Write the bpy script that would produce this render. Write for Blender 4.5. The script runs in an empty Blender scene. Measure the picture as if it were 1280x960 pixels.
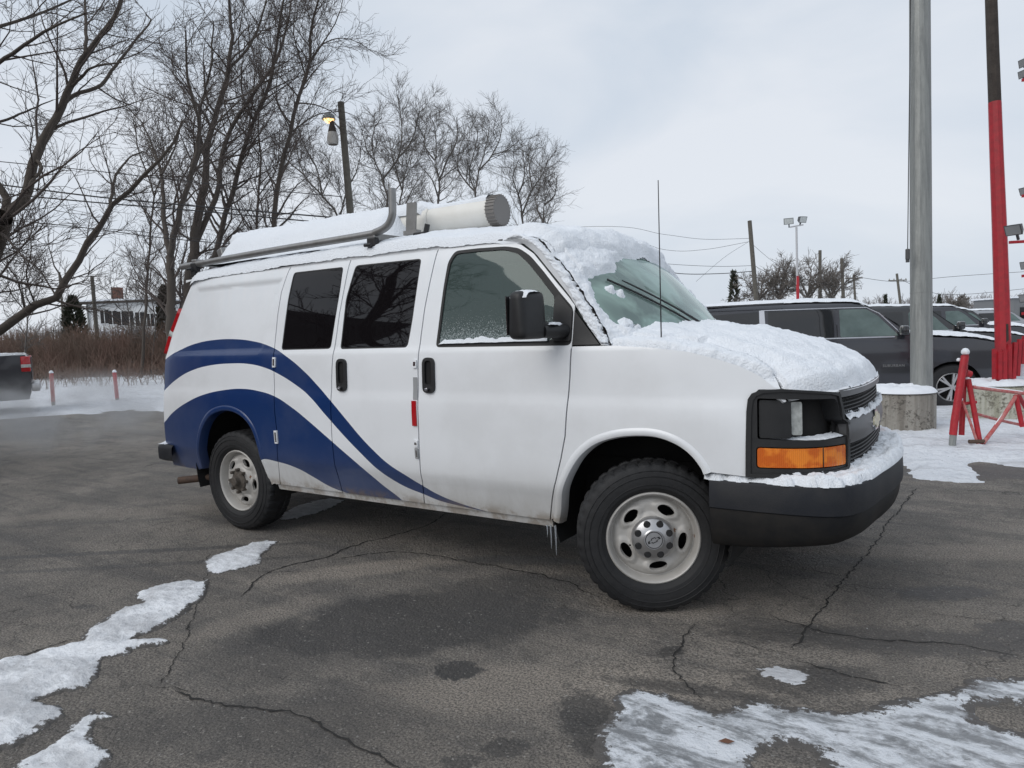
import bpy, bmesh, math, random, bisect
import numpy as np
from mathutils import Vector, Matrix, noise
from mathutils.geometry import tessellate_polygon
S = bpy.context.scene
COL = S.collection
random.seed(7)
# ------------------------------------------------------------------ camera
F_PX, PITCH, ROLL, YAW = 888.0, 0.07541, -0.03823, 2.15412
CAM = Vector((1.3615, -4.30571, 1.47023))
_d = Vector((math.cos(YAW)*math.cos(PITCH), math.sin(YAW)*math.cos(PITCH), -math.sin(PITCH)))
_r = _d.cross(Vector((0, 0, 1))).normalized(); _u = _r.cross(_d)
CR = _r*math.cos(ROLL) + _u*math.sin(ROLL); CU = -_r*math.sin(ROLL) + _u*math.cos(ROLL)
cd = bpy.data.cameras.new('camera'); cam = bpy.data.objects.new('camera', cd); COL.objects.link(cam)
cam.matrix_world = Matrix(((CR.x, CU.x, -_d.x, CAM.x), (CR.y, CU.y, -_d.y, CAM.y), (CR.z, CU.z, -_d.z, CAM.z), (0, 0, 0, 1)))
cd.sensor_width = 36; cd.lens = F_PX/1280*36; cd.clip_start = .05; cd.clip_end = 4000
S.camera = cam
def at(px, py, depth):
    """world point seen at a photo pixel, at a distance along the view"""
    return CAM + (_d + CR*((px-640)/F_PX) - CU*((py-480)/F_PX))*depth
def floor_at(px, py, z=0.0):
    v = _d + CR*((px-640)/F_PX) - CU*((py-480)/F_PX)
    return CAM + v*((z-CAM.z)/v.z)
# ------------------------------------------------------------------ sky, sun, exposure
SUN_EL, SUN_AZ = math.radians(38), math.radians(250)
W = bpy.data.worlds.new('World'); S.world = W; W.use_nodes = True
nt = W.node_tree; nt.nodes.clear()
N = nt.nodes.new; L = nt.links.new
out = N('ShaderNodeOutputWorld'); bg = N('ShaderNodeBackground'); sky = N('ShaderNodeTexSky')
sky.sky_type = 'NISHITA'; sky.sun_disc = False; sky.sun_elevation = SUN_EL; sky.sun_rotation = math.radians(90)-SUN_AZ
sky.air_density = 1.0; sky.dust_density = 3.0
tc = N('ShaderNodeTexCoord'); mp = N('ShaderNodeMapping'); mp.inputs['Scale'].default_value = (1, 1, 2.6)
n1 = N('ShaderNodeTexNoise'); n1.inputs['Scale'].default_value = 1.9; n1.inputs['Detail'].default_value = 6; n1.inputs['Roughness'].default_value = .5
n1.inputs['Distortion'].default_value = .4
cr = N('ShaderNodeValToRGB')
cr.color_ramp.elements[0].position = .38; cr.color_ramp.elements[0].color = (5.7, 6.35, 7.2, 1)
cr.color_ramp.elements[1].position = .64; cr.color_ramp.elements[1].color = (7.1, 7.45, 8.0, 1)
mx = N('ShaderNodeMix'); mx.data_type = 'RGBA'; mx.inputs[0].default_value = .93
L(tc.outputs['Generated'], mp.inputs[0]); L(mp.outputs[0], n1.inputs['Vector']); L(n1.outputs['Fac'], cr.inputs[0])
L(sky.outputs[0], mx.inputs[6]); L(cr.outputs[0], mx.inputs[7])
L(mx.outputs[2], bg.inputs[0]); bg.inputs[1].default_value = .1
L(bg.outputs[0], out.inputs[0])
sd = bpy.data.lights.new('sun', 'SUN'); sun = bpy.data.objects.new('sun', sd); COL.objects.link(sun)
sd.energy = 1.1; sd.angle = math.radians(40); sd.color = (1, .97, .93)
sun.rotation_euler = Vector((math.cos(SUN_AZ)*math.cos(SUN_EL), math.sin(SUN_AZ)*math.cos(SUN_EL), math.sin(SUN_EL))).to_track_quat('Z', 'Y').to_euler()
S.view_settings.view_transform = 'Standard'; S.view_settings.look = 'None'; S.view_settings.gamma = 1
S.view_settings.use_curve_mapping = False; S.view_settings.exposure = .17
S.cycles.max_bounces = 8; S.cycles.transparent_max_bounces = 24; S.cycles.volume_bounces = 0
# ------------------------------------------------------------------ materials
def mat(name, col, rough=.6, metal=0.0, bump=None, var=None, coat=0.0, spec=.5, emit=None, coord='Object'):
    """col linear rgb; var=(scale, amount, colour2); bump=(scale, distance)"""
    m = bpy.data.materials.new(name); m.use_nodes = True; t = m.node_tree
    b = t.nodes['Principled BSDF']; b.inputs['Roughness'].default_value = rough; b.inputs['Metallic'].default_value = metal
    b.inputs['Specular IOR Level'].default_value = spec; b.inputs['Coat Weight'].default_value = coat; b.inputs['Coat Roughness'].default_value = .08
    b.inputs['Base Color'].default_value = (*col, 1)
    c = t.nodes.new('ShaderNodeTexCoord')
    if var:
        sc, amt, c2 = var
        n = t.nodes.new('ShaderNodeTexNoise'); n.inputs['Scale'].default_value = sc; n.inputs['Detail'].default_value = 6; n.inputs['Roughness'].default_value = .62
        t.links.new(c.outputs[coord], n.inputs['Vector'])
        r = t.nodes.new('ShaderNodeValToRGB'); r.color_ramp.elements[0].position = .36; r.color_ramp.elements[1].position = .66
        r.color_ramp.elements[0].color = (*col, 1)
        r.color_ramp.elements[1].color = tuple(col[i]*(1-amt)+c2[i]*amt for i in range(3)) + (1,)
        t.links.new(n.outputs['Fac'], r.inputs[0]); t.links.new(r.outputs[0], b.inputs['Base Color'])
    if bump:
        n = t.nodes.new('ShaderNodeTexNoise'); n.inputs['Scale'].default_value = bump[0]; n.inputs['Detail'].default_value = 5
        t.links.new(c.outputs[coord], n.inputs['Vector'])
        k = t.nodes.new('ShaderNodeBump'); k.inputs['Distance'].default_value = bump[1]; k.inputs['Strength'].default_value = 1
        t.links.new(n.outputs['Fac'], k.inputs['Height']); t.links.new(k.outputs[0], b.inputs['Normal'])
    if emit:
        b.inputs['Emission Color'].default_value = (*emit[0], 1); b.inputs['Emission Strength'].default_value = emit[1]
    return m
class G:
    """tiny node helper"""
    def __init__(s, m): s.t = m.node_tree; s.b = s.t.nodes['Principled BSDF']
    def n(s, k, **kw):
        o = s.t.nodes.new(k)
        for a, v in kw.items(): setattr(o, a, v)
        return o
    def l(s, a, b): s.t.links.new(a, b)
    def put(s, i, v):
        if isinstance(v, (int, float)): i.default_value = v
        else: s.l(v, i)
    def math(s, op, a, b=0.0, c=0.0, clamp=False):
        o = s.n('ShaderNodeMath', operation=op, use_clamp=clamp)
        for i, v in enumerate((a, b, c)): s.put(o.inputs[i], v)
        return o.outputs[0]
    def mix(s, f, a, b):
        o = s.n('ShaderNodeMix', data_type='RGBA'); s.put(o.inputs[0], f)
        for i, v in ((6, a), (7, b)):
            if isinstance(v, tuple): o.inputs[i].default_value = (*v, 1)
            else: s.l(v, o.inputs[i])
        return o.outputs[2]
    def noise(s, vec, scale, detail=5, rough=.6, dist=0.0):
        o = s.n('ShaderNodeTexNoise'); o.inputs['Scale'].default_value = scale; o.inputs['Detail'].default_value = detail
        o.inputs['Roughness'].default_value = rough; o.inputs['Distortion'].default_value = dist
        if vec is not None: s.l(vec, o.inputs['Vector'])
        return o.outputs['Fac']
    def step(s, v, a, b):
        o = s.n('ShaderNodeMapRange', interpolation_type='SMOOTHSTEP'); s.put(o.inputs[0], v)
        o.inputs[1].default_value = a; o.inputs[2].default_value = b; return o.outputs[0]
    def bump(s, h, dist, nrm=None):
        o = s.n('ShaderNodeBump'); o.inputs['Distance'].default_value = dist; s.put(o.inputs['Height'], h)
        if nrm is not None: s.l(nrm, o.inputs['Normal'])
        return o.outputs[0]
M = {}
M['snow'] = mat('snow', (.80, .83, .87), .65, bump=(90, .008), var=(6, .5, (.74, .78, .83)), spec=.3)
g = G(M['snow']); g.b.inputs['Subsurface Weight'].default_value = 0
M['groundsnow'] = mat('ground_snow', (.78, .81, .86), .7, spec=.3); g = G(M['groundsnow']); _c = g.n('ShaderNodeTexCoord').outputs['Object']; _m = g.n('ShaderNodeMapping'); _m.inputs['Scale'].default_value = (.4, 2.4, 1); _m.inputs['Rotation'].default_value = (0, 0, .35); g.l(_c, _m.inputs[0])
_a = g.noise(_m.outputs[0], 1.5, 7, .7); _b = g.noise(_c, 2.4, 6, .65); _k = g.mix(g.math('MULTIPLY', g.step(_a, .50, .66), .75), (.80, .83, .875), (.50, .51, .535)); _k = g.mix(g.math('MULTIPLY', g.step(_b, .5, .7), .5), _k, (.66, .69, .74))
_k = g.mix(g.math('MULTIPLY', g.step(g.noise(_c, 38, 3, .6), .67, .72), .7), _k, (.22, .20, .185)); g.l(_k, g.b.inputs['Base Color'])
g.l(g.bump(g.math('ADD', g.noise(_c, 8, 7, .65), _a), .08), g.b.inputs['Normal'])
M['black'] = mat('black_plastic', (.010, .0105, .012), .5, bump=(300, .0006), var=(9, .6, (.022, .022, .023)))
M['rubber'] = mat('rubber_seal', (.012, .012, .013), .6)
M['dark'] = mat('underbody', (.006, .006, .007), .9, var=(5, .5, (.02, .018, .015)))
M['alu'] = mat('grey_aluminium', (.30, .30, .30), .42, .7, var=(12, .6, (.20, .20, .19)))
M['chrome'] = mat('chrome', (.62, .62, .64), .18, 1.0)
M['pvc'] = mat('pvc', (.76, .75, .71), .45, var=(5, .5, (.66, .64, .58)))
def concrete(name, a, b, cc, sc):
    m = mat(name, a, .9); g = G(m); c = g.n('ShaderNodeTexCoord').outputs['Object']; mp = g.n('ShaderNodeMapping'); mp.inputs['Scale'].default_value = (7, 7, .5); g.l(c, mp.inputs[0])
    st = g.noise(mp.outputs[0], 1.4, 4, .6); sp = g.noise(c, sc, 7, .75); big = g.noise(c, 4, 4, .6)
    col = g.mix(g.step(st, .40, .62), a, b); col = g.mix(g.math('MULTIPLY', g.step(sp, .50, .60), g.step(big, .42, .58)), col, cc); g.l(col, g.b.inputs['Base Color'])
    g.l(g.bump(g.math('ADD', sp, st), .03), g.b.inputs['Normal']); return m
M['concrete'] = concrete('concrete', (.37, .35, .31), (.24, .22, .19), (.115, .105, .09), 22)
M['concrete_worn'] = concrete('painted_concrete', (.55, .54, .46), (.38, .37, .29), (.20, .19, .15), 16)
M['galv'] = mat('galvanised_pole', (.25, .26, .255), .5, .3); g = G(M['galv']); _c = g.n('ShaderNodeTexCoord').outputs['Object']; _m = g.n('ShaderNodeMapping'); _m.inputs['Scale'].default_value = (14, 14, .35); g.l(_c, _m.inputs[0])
g.l(g.mix(g.math('MULTIPLY', g.step(g.noise(_m.outputs[0], 1.6, 5, .7), .38, .68), .8), (.275, .285, .275), (.17, .178, .175)), g.b.inputs['Base Color']); g.l(g.bump(g.noise(_c, 14, 4), .004), g.b.inputs['Normal'])
M['red'] = mat('red_paint', (.42, .012, .022), .5, bump=(60, .003), var=(14, .7, (.25, .012, .018)))
M['faded_red'] = mat('faded_red_paint', (.42, .06, .06), .6, var=(18, .9, (.45, .26, .24)))
M['wood'] = mat('weathered_wood', (.085, .078, .066), .9, bump=(40, .01), var=(8, .8, (.13, .12, .10)))
M['darkwood'] = mat('creosote_wood', (.035, .028, .024), .85, bump=(40, .01), var=(10, .8, (.06, .05, .042)))
M['bark'] = mat('bark', (.058, .048, .041), .95, bump=(25, .02), var=(5, .8, (.085, .072, .060)), coord='Generated')
M['hazed_tree'] = mat('hazed_bark', (.17, .15, .135), .95, var=(1, .8, (.12, .105, .09)))  # bark lightened to paint distance haze into the colour
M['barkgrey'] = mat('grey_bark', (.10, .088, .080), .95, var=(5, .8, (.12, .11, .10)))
M['twig'] = mat('twig', (.075, .060, .053), .95)
M['wire'] = mat('cable', (.02, .02, .022), .7)
M['seat'] = mat('grey_seat_fabric', (.05, .052, .055), .9)
M['amber'] = mat('amber_lens', (.75, .17, .01), .2, coat=.6, spec=.6)
g = G(M['amber']); _w = g.n('ShaderNodeTexWave'); _w.inputs['Scale'].default_value = 40; _c = g.n('ShaderNodeTexCoord'); g.l(_c.outputs['Object'], _w.inputs['Vector'])
_bn = g.noise(_c.outputs['Object'], 14, 2); g.l(g.mix(g.step(_bn, .4, .62), (.62, .12, .006), (.85, .24, .02)), g.b.inputs['Base Color'])
g.l(g.bump(_w.outputs['Fac'], .001), g.b.inputs['Normal'])
M['redlens'] = mat('red_lens', (.42, .01, .015), .2, coat=.6)
M['clearlens'] = mat('clear_lens', (.55, .57, .55), .25, coat=.8, var=(25, .7, (.25, .26, .25)))
M['darkglass'] = mat('tinted_glass', (.006, .005, .006), .02, spec=.42)
M['brick'] = mat('brick', (.16, .07, .05), .9, var=(9, .8, (.10, .05, .04)))
M['siding'] = mat('white_siding', (.62, .63, .63), .8, var=(3, .4, (.5, .51, .52)))
M['lamp'] = mat('lamp_glow', (.9, .6, .3), .4, emit=((1.0, .62, .25), 2.2))
M['diffglass'] = mat('ribbed_lamp_glass', (.45, .43, .40), .3)
M['evergreen'] = mat('evergreen_foliage', (.030, .036, .022), .9, var=(3, .8, (.05, .05, .03)))
M['rust'] = mat('rusty_metal', (.10, .06, .04), .8, var=(40, .8, (.05, .035, .03)))
M['icicle'] = mat('icicle_ice', (.75, .8, .85), .08); G(M['icicle']).b.inputs['Transmission Weight'].default_value = .7
M['tape'] = mat('grey_tape', (.30, .31, .32), .5)
def glass(name, tint, refl_rough=.02, amount=.55, frost=None):
    """thin pane: part see-through (tinted), part coloured sheen, mirror on top"""
    m = bpy.data.materials.new(name); m.use_nodes = True; t = m.node_tree; t.nodes.clear(); n = t.nodes.new; l = t.links.new
    o = n('ShaderNodeOutputMaterial'); tr = n('ShaderNodeBsdfTransparent'); tr.inputs[0].default_value = (*tint, 1)
    gl = n('ShaderNodeBsdfGlossy'); gl.inputs['Roughness'].default_value = refl_rough; gl.inputs[0].default_value = (.92, 1, .98, 1)
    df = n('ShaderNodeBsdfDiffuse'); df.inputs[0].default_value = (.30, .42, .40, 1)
    fr = n('ShaderNodeFresnel'); fr.inputs[0].default_value = 1.48
    m1 = n('ShaderNodeMixShader'); m1.inputs[0].default_value = amount; l(tr.outputs[0], m1.inputs[1]); l(df.outputs[0], m1.inputs[2])
    m2 = n('ShaderNodeMixShader'); l(fr.outputs[0], m2.inputs[0]); l(m1.outputs[0], m2.inputs[1]); l(gl.outputs[0], m2.inputs[2])
    last = m2
    if frost:       # frost grains low on the pane: z below frost[0], fading upward to frost[1]
        c = n('ShaderNodeTexCoord'); s = n('ShaderNodeSeparateXYZ'); l(c.outputs['Object'], s.inputs[0])
        nz = n('ShaderNodeTexNoise'); nz.inputs['Scale'].default_value = 150; nz.inputs['Detail'].default_value = 6; l(c.outputs['Object'], nz.inputs['Vector'])
        mr = n('ShaderNodeMapRange'); mr.inputs[1].default_value = frost[0]; mr.inputs[2].default_value = frost[1]; mr.inputs[3].default_value = .50; mr.inputs[4].default_value = .15
        l(s.outputs[2], mr.inputs[0])
        ad = n('ShaderNodeMath'); ad.operation = 'ADD'; l(nz.outputs['Fac'], ad.inputs[0]); l(mr.outputs[0], ad.inputs[1])
        st = n('ShaderNodeMapRange'); st.inputs[1].default_value = .88; st.inputs[2].default_value = 1.30; l(ad.outputs[0], st.inputs[0])
        wd = n('ShaderNodeBsdfDiffuse'); wd.inputs[0].default_value = (.72, .78, .80, 1)
        m3 = n('ShaderNodeMixShader'); l(st.outputs[0], m3.inputs[0]); l(m2.outputs[0], m3.inputs[1]); l(wd.outputs[0], m3.inputs[2]); last = m3
    l(last.outputs[0], o.inputs[0]); return m
M['sideglass'] = glass('side_glass', (.30, .38, .37), amount=.16, frost=(1.38, 1.66))
M['windshield'] = glass('windshield_glass', (.50, .66, .62), amount=.46, frost=None)
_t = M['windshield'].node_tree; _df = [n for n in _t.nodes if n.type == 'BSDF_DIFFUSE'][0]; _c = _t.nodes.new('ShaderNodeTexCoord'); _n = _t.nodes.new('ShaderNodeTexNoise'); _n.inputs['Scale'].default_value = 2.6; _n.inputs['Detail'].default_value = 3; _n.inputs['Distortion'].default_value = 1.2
_r = _t.nodes.new('ShaderNodeValToRGB'); _r.color_ramp.elements[0].position = .42; _r.color_ramp.elements[0].color = (.26, .36, .34, 1); _r.color_ramp.elements[1].position = .60; _r.color_ramp.elements[1].color = (.56, .78, .70, 1)  # pale mint patches painted in for reflections and ice film on the glass
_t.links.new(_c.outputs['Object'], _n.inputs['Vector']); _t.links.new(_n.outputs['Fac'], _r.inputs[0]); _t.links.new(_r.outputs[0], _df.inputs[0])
# ------------------------------------------------------------------ objects
def link(o, parent=None):
    COL.objects.link(o)
    if parent: o.parent = parent
    return o
def tag(o, label=None, cat=None, group=None, kind=None):
    for k, v in (('label', label), ('category', cat), ('group', group), ('kind', kind)):
        if v: o[k] = v
    return o
def empty(name, loc=(0, 0, 0), rz=0.0, label=None, cat=None, group=None):
    o = bpy.data.objects.new(name, None); o.empty_display_size = .3; o.location = loc; o.rotation_euler = (0, 0, rz)
    return tag(link(o), label, cat, group)
def mesh(name, vs, fs, m, parent=None, smooth=True, normals=None):
    me = bpy.data.meshes.new(name); me.from_pydata([tuple(v) for v in vs], [], fs); me.validate(); me.update()
    if smooth: me.polygons.foreach_set('use_smooth', [True]*len(me.polygons))
    if normals is not None and len(normals) == len(me.vertices): me.normals_split_custom_set_from_vertices([tuple(v) for v in normals])
    mm = m if isinstance(m, (list, tuple)) else [m]
    for q in mm: me.materials.append(q)
    return link(bpy.data.objects.new(name, me), parent)
class MB:
    """collects simple shapes into one mesh"""
    def __init__(s): s.v = []; s.f = []
    def add(s, vs, fs):
        b = len(s.v); s.v += [tuple(v) for v in vs]; s.f += [tuple(i+b for i in f) for f in fs]; return s
    def box(s, c, d, rot=None, bevel=0.0):
        x, y, z = (d[0]/2, d[1]/2, d[2]/2); c = Vector(c); R = rot or Matrix.Identity(3)
        if bevel <= 0:
            vs = [c + R @ Vector((a*x, b*y, e*z)) for a in (-1, 1) for b in (-1, 1) for e in (-1, 1)]
            return s.add(vs, [(0, 1, 3, 2), (4, 6, 7, 5), (0, 4, 5, 1), (2, 3, 7, 6), (0, 2, 6, 4), (1, 5, 7, 3)])
        bm = bmesh.new(); bmesh.ops.create_cube(bm, size=1)
        for v in bm.verts: v.co = Vector((v.co.x*d[0], v.co.y*d[1], v.co.z*d[2]))
        bmesh.ops.bevel(bm, geom=bm.edges[:], offset=bevel, segments=2, affect='EDGES', profile=.5)
        bm.verts.index_update(); vs = [c + R @ v.co for v in bm.verts]; fs = [tuple(v.index for v in f.verts) for f in bm.faces]; bm.free()
        return s.add(vs, fs)
    def beam(s, p, q, w, h=None, up=(0, 0, 1), bevel=0.0):
        p, q = Vector(p), Vector(q); d = (q-p); n = d.normalized(); u = Vector(up)
        if abs(n.dot(u)) > .97: u = Vector((1, 0, 0))
        sd = n.cross(u).normalized(); u2 = sd.cross(n); R = Matrix((n, sd, u2)).transposed()
        return s.box((p+q)/2, (d.length, w, h or w), R, bevel)
    def tube(s, pts, r, n=10, cap=True):
        pts = [Vector(p) for p in pts]; rs = r if isinstance(r, (list, tuple)) else [r]*len(pts)
        vs = []; fs = []; ref = None
        for i, p in enumerate(pts):
            t = (pts[min(i+1, len(pts)-1)] - pts[max(i-1, 0)]).normalized()
            if ref is None: ref = t.cross(Vector((0, 0, 1)) if abs(t.z) < .9 else Vector((1, 0, 0))).normalized()
            ref = (ref - t*ref.dot(t)).normalized(); b = t.cross(ref)
            vs += [p + (ref*math.cos(2*math.pi*k/n) + b*math.sin(2*math.pi*k/n))*rs[i] for k in range(n)]
        for i in range(len(pts)-1):
            for k in range(n): fs.append((i*n+k, i*n+(k+1) % n, (i+1)*n+(k+1) % n, (i+1)*n+k))
        if cap: fs += [tuple(range(n))[::-1], tuple((len(pts)-1)*n+k for k in range(n))]
        return s.add(vs, fs)
    def lathe(s, prof, axis='Z', n=32, c=(0, 0, 0)):
        vs = []; fs = []; c = Vector(c)
        for r, h in prof:
            for k in range(n):
                a = 2*math.pi*k/n; x, y = r*math.cos(a), r*math.sin(a)
                vs.append(c + Vector((x, y, h) if axis == 'Z' else ((x, h, y) if axis == 'Y' else (h, x, y))))
        for i in range(len(prof)-1):
            for k in range(n): fs.append((i*n+k, i*n+(k+1) % n, (i+1)*n+(k+1) % n, (i+1)*n+k))
        return s.add(vs, fs)
    def build(s, name, m, parent=None, smooth=False, fix=True, bev=0):
        o = mesh(name, s.v, s.f, m, parent, smooth)
        if fix:
            bm = bmesh.new(); bm.from_mesh(o.data); bmesh.ops.recalc_face_normals(bm, faces=bm.faces[:])
            bm.to_mesh(o.data); bm.free()
        if smooth:
            try: o.data.set_sharp_from_angle(angle=math.radians(38))
            except Exception: pass
        return o
def arc_fill(pts, r, n=4):
    """round the corners of a 2-D outline"""
    out = []; m = len(pts)
    for i in range(m):
        p0, p1, p2 = Vector(pts[i-1]), Vector(pts[i]), Vector(pts[(i+1) % m])
        a, b = (p0-p1), (p2-p1); k = min(r, a.length*.45, b.length*.45); a = p1 + a.normalized()*k; b = p1 + b.normalized()*k
        for j in range(n+1):
            t = j/n; out.append(tuple(a*(1-t)**2 + p1*2*t*(1-t) + b*t*t))
    return out
def smooth_line(pts, n=6):
    """Catmull-Rom through open points"""
    P = [Vector(p) for p in pts]; P = [P[0]*2-P[1]] + P + [P[-1]*2-P[-2]]; out = []
    for i in range(1, len(P)-2):
        for j in range(n):
            t = j/n; a, b, c, d = P[i-1:i+3]
            out.append(.5*((2*b) + (c-a)*t + (2*a-5*b+4*c-d)*t*t + (3*b-a-3*c+d)*t**3))
    out.append(P[-2]); return [tuple(p) for p in out]
def resample(pts, n):
    P = np.array([tuple(p) for p in pts]); d = np.r_[0, np.cumsum(np.linalg.norm(np.diff(P, axis=0), axis=1))]
    t = np.linspace(0, d[-1], n); return np.stack([np.interp(t, d, P[:, k]) for k in range(P.shape[1])], 1)
def sheet(name, m, parent, fn, outer, holes=(), step=.06, depth=.012, out=0.0, hint=(0, -1, 0), mirror=False, stepb=None, keep_rim=True):
    """outline on a curved surface fn(a, b) -> solid panel with turned-in rim and true surface normals"""
    loops = [[Vector((p[0], p[1], 0)) for p in outer]] + [[Vector((p[0], p[1], 0)) for p in h] for h in holes]
    flat = [v for l in loops for v in l]
    bm = bmesh.new(); bv = [bm.verts.new(v) for v in flat]
    for t in tessellate_polygon(loops):
        try: bm.faces.new([bv[i] for i in t])
        except ValueError: pass
    for ax, st in ((0, step), (1, stepb or step)):
        lo = min(v[ax] for v in loops[0]); hi = max(v[ax] for v in loops[0]); k = max(1, int((hi-lo)/st))
        for i in range(1, k):
            c = [0, 0, 0]; c[ax] = lo + (hi-lo)*i/k; nrm = [0, 0, 0]; nrm[ax] = 1
            bmesh.ops.bisect_plane(bm, geom=bm.verts[:]+bm.edges[:]+bm.faces[:], plane_co=c, plane_no=nrm, dist=1e-6)
    bm.verts.index_update()
    ab = [(v.co.x, v.co.y) for v in bm.verts]; tri = [tuple(v.index for v in f.verts) for f in bm.faces]
    bed = [(e.verts[0].index, e.verts[1].index) for e in bm.edges if e.is_boundary]
    bm.free(); H = Vector(hint) if not callable(hint) else None; e = 1e-3
    V = []; Nn = []
    for a, b in ab:
        p = Vector(fn(a, b)); n = (Vector(fn(a+e, b))-Vector(fn(a-e, b))).cross(Vector(fn(a, b+e))-Vector(fn(a, b-e)))
        n = n.normalized() if n.length > 0 else Vector((0, 0, 1))
        h = H if H is not None else Vector(hint(p))
        if n.dot(h) < 0: n = -n
        V.append(p + n*out); Nn.append(n)
    F = []
    for f in tri:
        n = (V[f[1]]-V[f[0]]).cross(V[f[2]]-V[f[0]]); F.append(f if n.dot(Nn[f[0]]) >= 0 else f[::-1])
    if depth > 0:
        ids = {}
        for i in {i for ed in bed for i in ed}:
            ids[i] = (len(V), len(V)+1); V.append(V[i].copy()); Nn.append(Vector((0, 0, 0))); V.append(V[i] - Nn[i]*depth); Nn.append(Vector((0, 0, 0)))
        for i, j in bed: F.append((ids[i][0], ids[j][0], ids[j][1], ids[i][1]))
    if mirror:
        V = [Vector((v.x, -v.y, v.z)) for v in V]; Nn = [Vector((v.x, -v.y, v.z)) for v in Nn]; F = [f[::-1] for f in F]
    nn = [n if n.length > 0 else None for n in Nn]
    o = mesh(name, V, F, m, parent, True)
    if len(o.data.vertices) == len(V):
        me = o.data; vn = [tuple(n) if n is not None else (0, 0, 0) for n in nn]; me.normals_split_custom_set_from_vertices(vn)
    return o
def snow_on(name, parent, fn, a, b, na, nb, h, m=None, up=.55, lump=.012, seed=0.0, kind=None):
    """snow lying on surface fn over a grid; h(a, b) is thickness, cells with none are left out"""
    A = np.linspace(a[0], a[1], na); B = np.linspace(b[0], b[1], nb); V = []; T = []; e = 1e-3
    for x in A:
        for y in B:
            p = Vector(fn(x, y)); n = (Vector(fn(x+e, y))-p).cross(Vector(fn(x, y+e))-p)
            n = n.normalized() if n.length > 0 else Vector((0, 0, 1))
            if n.z < 0: n = -n
            n = (n*(1-up) + Vector((0, 0, 1))*up).normalized()
            t = h(x, y); q = Vector((p.x*9+seed, p.y*9, p.z*9))
            if t > 0: t += lump*(.8*noise.noise(q)+.6*noise.noise(q*2.3)+.45*noise.noise(q*5.1)+.35*noise.noise(q*11.7))*min(1, t/.02)
            T.append(t); V.append(p + n*max(t, -.004))
    F = []
    for i in range(na-1):
        for j in range(nb-1):
            q = (i*nb+j, (i+1)*nb+j, (i+1)*nb+j+1, i*nb+j+1)
            if max(T[k] for k in q) > 0: F.append(q)
    o = MB().add(V, F).build(name, m or M['snow'], parent, smooth=False)
    bm = bmesh.new(); bm.from_mesh(o.data)
    bmesh.ops.delete(bm, geom=[v for v in bm.verts if not v.link_faces], context='VERTS')
    if bm.faces and sum(f.normal.z for f in bm.faces) < 0: bmesh.ops.reverse_faces(bm, faces=bm.faces[:])
    bm.to_mesh(o.data); bm.free()
    o.data.polygons.foreach_set('use_smooth', [True]*len(o.data.polygons))
    return o
def fbm(x, y, z=0.0, k=3):
    s = 0; a = 1
    for i in range(k): s += a*noise.noise(Vector((x, y, z+i*7.1))); x *= 2.1; y *= 2.1; a *= .5
    return s
def spl(xs, ys):
    """monotone-ish cubic through points, returns f(x) clamped"""
    xs = list(xs); ys = list(ys); n = len(xs)
    d = [(ys[i+1]-ys[i])/(xs[i+1]-xs[i]) for i in range(n-1)]
    m = [d[0]] + [0 if d[i-1]*d[i] <= 0 else 2*d[i-1]*d[i]/(d[i-1]+d[i]) for i in range(1, n-1)] + [d[-1]]
    def f(x):
        if x <= xs[0]: return ys[0] + m[0]*(x-xs[0])
        if x >= xs[-1]: return ys[-1] + m[-1]*(x-xs[-1])
        i = bisect.bisect_right(xs, x) - 1
        h = xs[i+1]-xs[i]; t = (x-xs[i])/h
        return ((2*t-3)*t*t+1)*ys[i] + ((t-2)*t+1)*t*h*m[i] + (3-2*t)*t*t*ys[i+1] + (t-1)*t*t*h*m[i+1]
    return f
def sstep(a, b, x):
    t = min(1.0, max(0.0, (x-a)/(b-a))); return t*t*(3-2*t)
# half width of the van's body by height
_base = spl([.30, .42, .53, .57, .62, .80, .99, 1.05, 1.12, 1.25, 1.35, 1.40, 1.60, 1.80, 1.93, 1.98, 2.02],
            [.90, .935, .965, .978, .990, 1.00, 1.003, 1.0005, .9915, .987, .978, .962, .922, .880, .850, .832, .80])
def side_half(x, z):
    y = _base(z)
    if x > 0: y -= .045*(x/.47)**2 * (1 if x < .47 else 1) + .02*sstep(.9, 1.3, z)*min(1, x/.4)
    if x < -3.5: y -= .10*((-3.5-x)/1.0)**2
    # recessed blank where the rear side window would be
    if -4.4 < x < -2.9 and 1.33 < z < 1.97:
        zt = z-1.365
        edge = min(sstep(0, .035, zt), sstep(0, .03, 1.915-z), sstep(0, .05, x+4.22 - (z-1.37)*.42), sstep(0, .05, -3.01+.26*(z-1.4)-x))
        y -= .010*edge
    return y
def side_pt(x, z): return (x, -side_half(x, z), z)
# plan curve of the nose, from the fender round to the middle of the grille (negative y side)
_NX = [.30, .42, .50, .58, .66, .72, .775, .815, .858, .885, .894, .896]
_NY = [-.977, -.962, -.95, -.928, -.89, -.84, -.77, -.68, -.52, -.33, -.15, 0]
_S = [0.0]
for _i in range(1, len(_NX)): _S.append(_S[-1] + math.hypot(_NX[_i]-_NX[_i-1], _NY[_i]-_NY[_i-1]))
SMID = _S[-1]
_nx, _ny = spl(_S, _NX), spl(_S, _NY)
def nose_pt(s, z, out=0.0):
    f = 1
    if s > SMID: s = 2*SMID-s; f = -1
    e = .004
    x, y = _nx(s), _ny(s)
    tx, ty = _nx(min(s+e, SMID))-_nx(s-e), _ny(min(s+e, SMID))-_ny(s-e)
    l = math.hypot(tx, ty) or 1; nx, ny = -ty/l*-1, tx/l*-1     # outward
    k = -(.035+.02*sstep(0.1, .55, s))*(z-.75) + out
    return (x + nx*k, (y + ny*k)*f, z)
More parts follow.
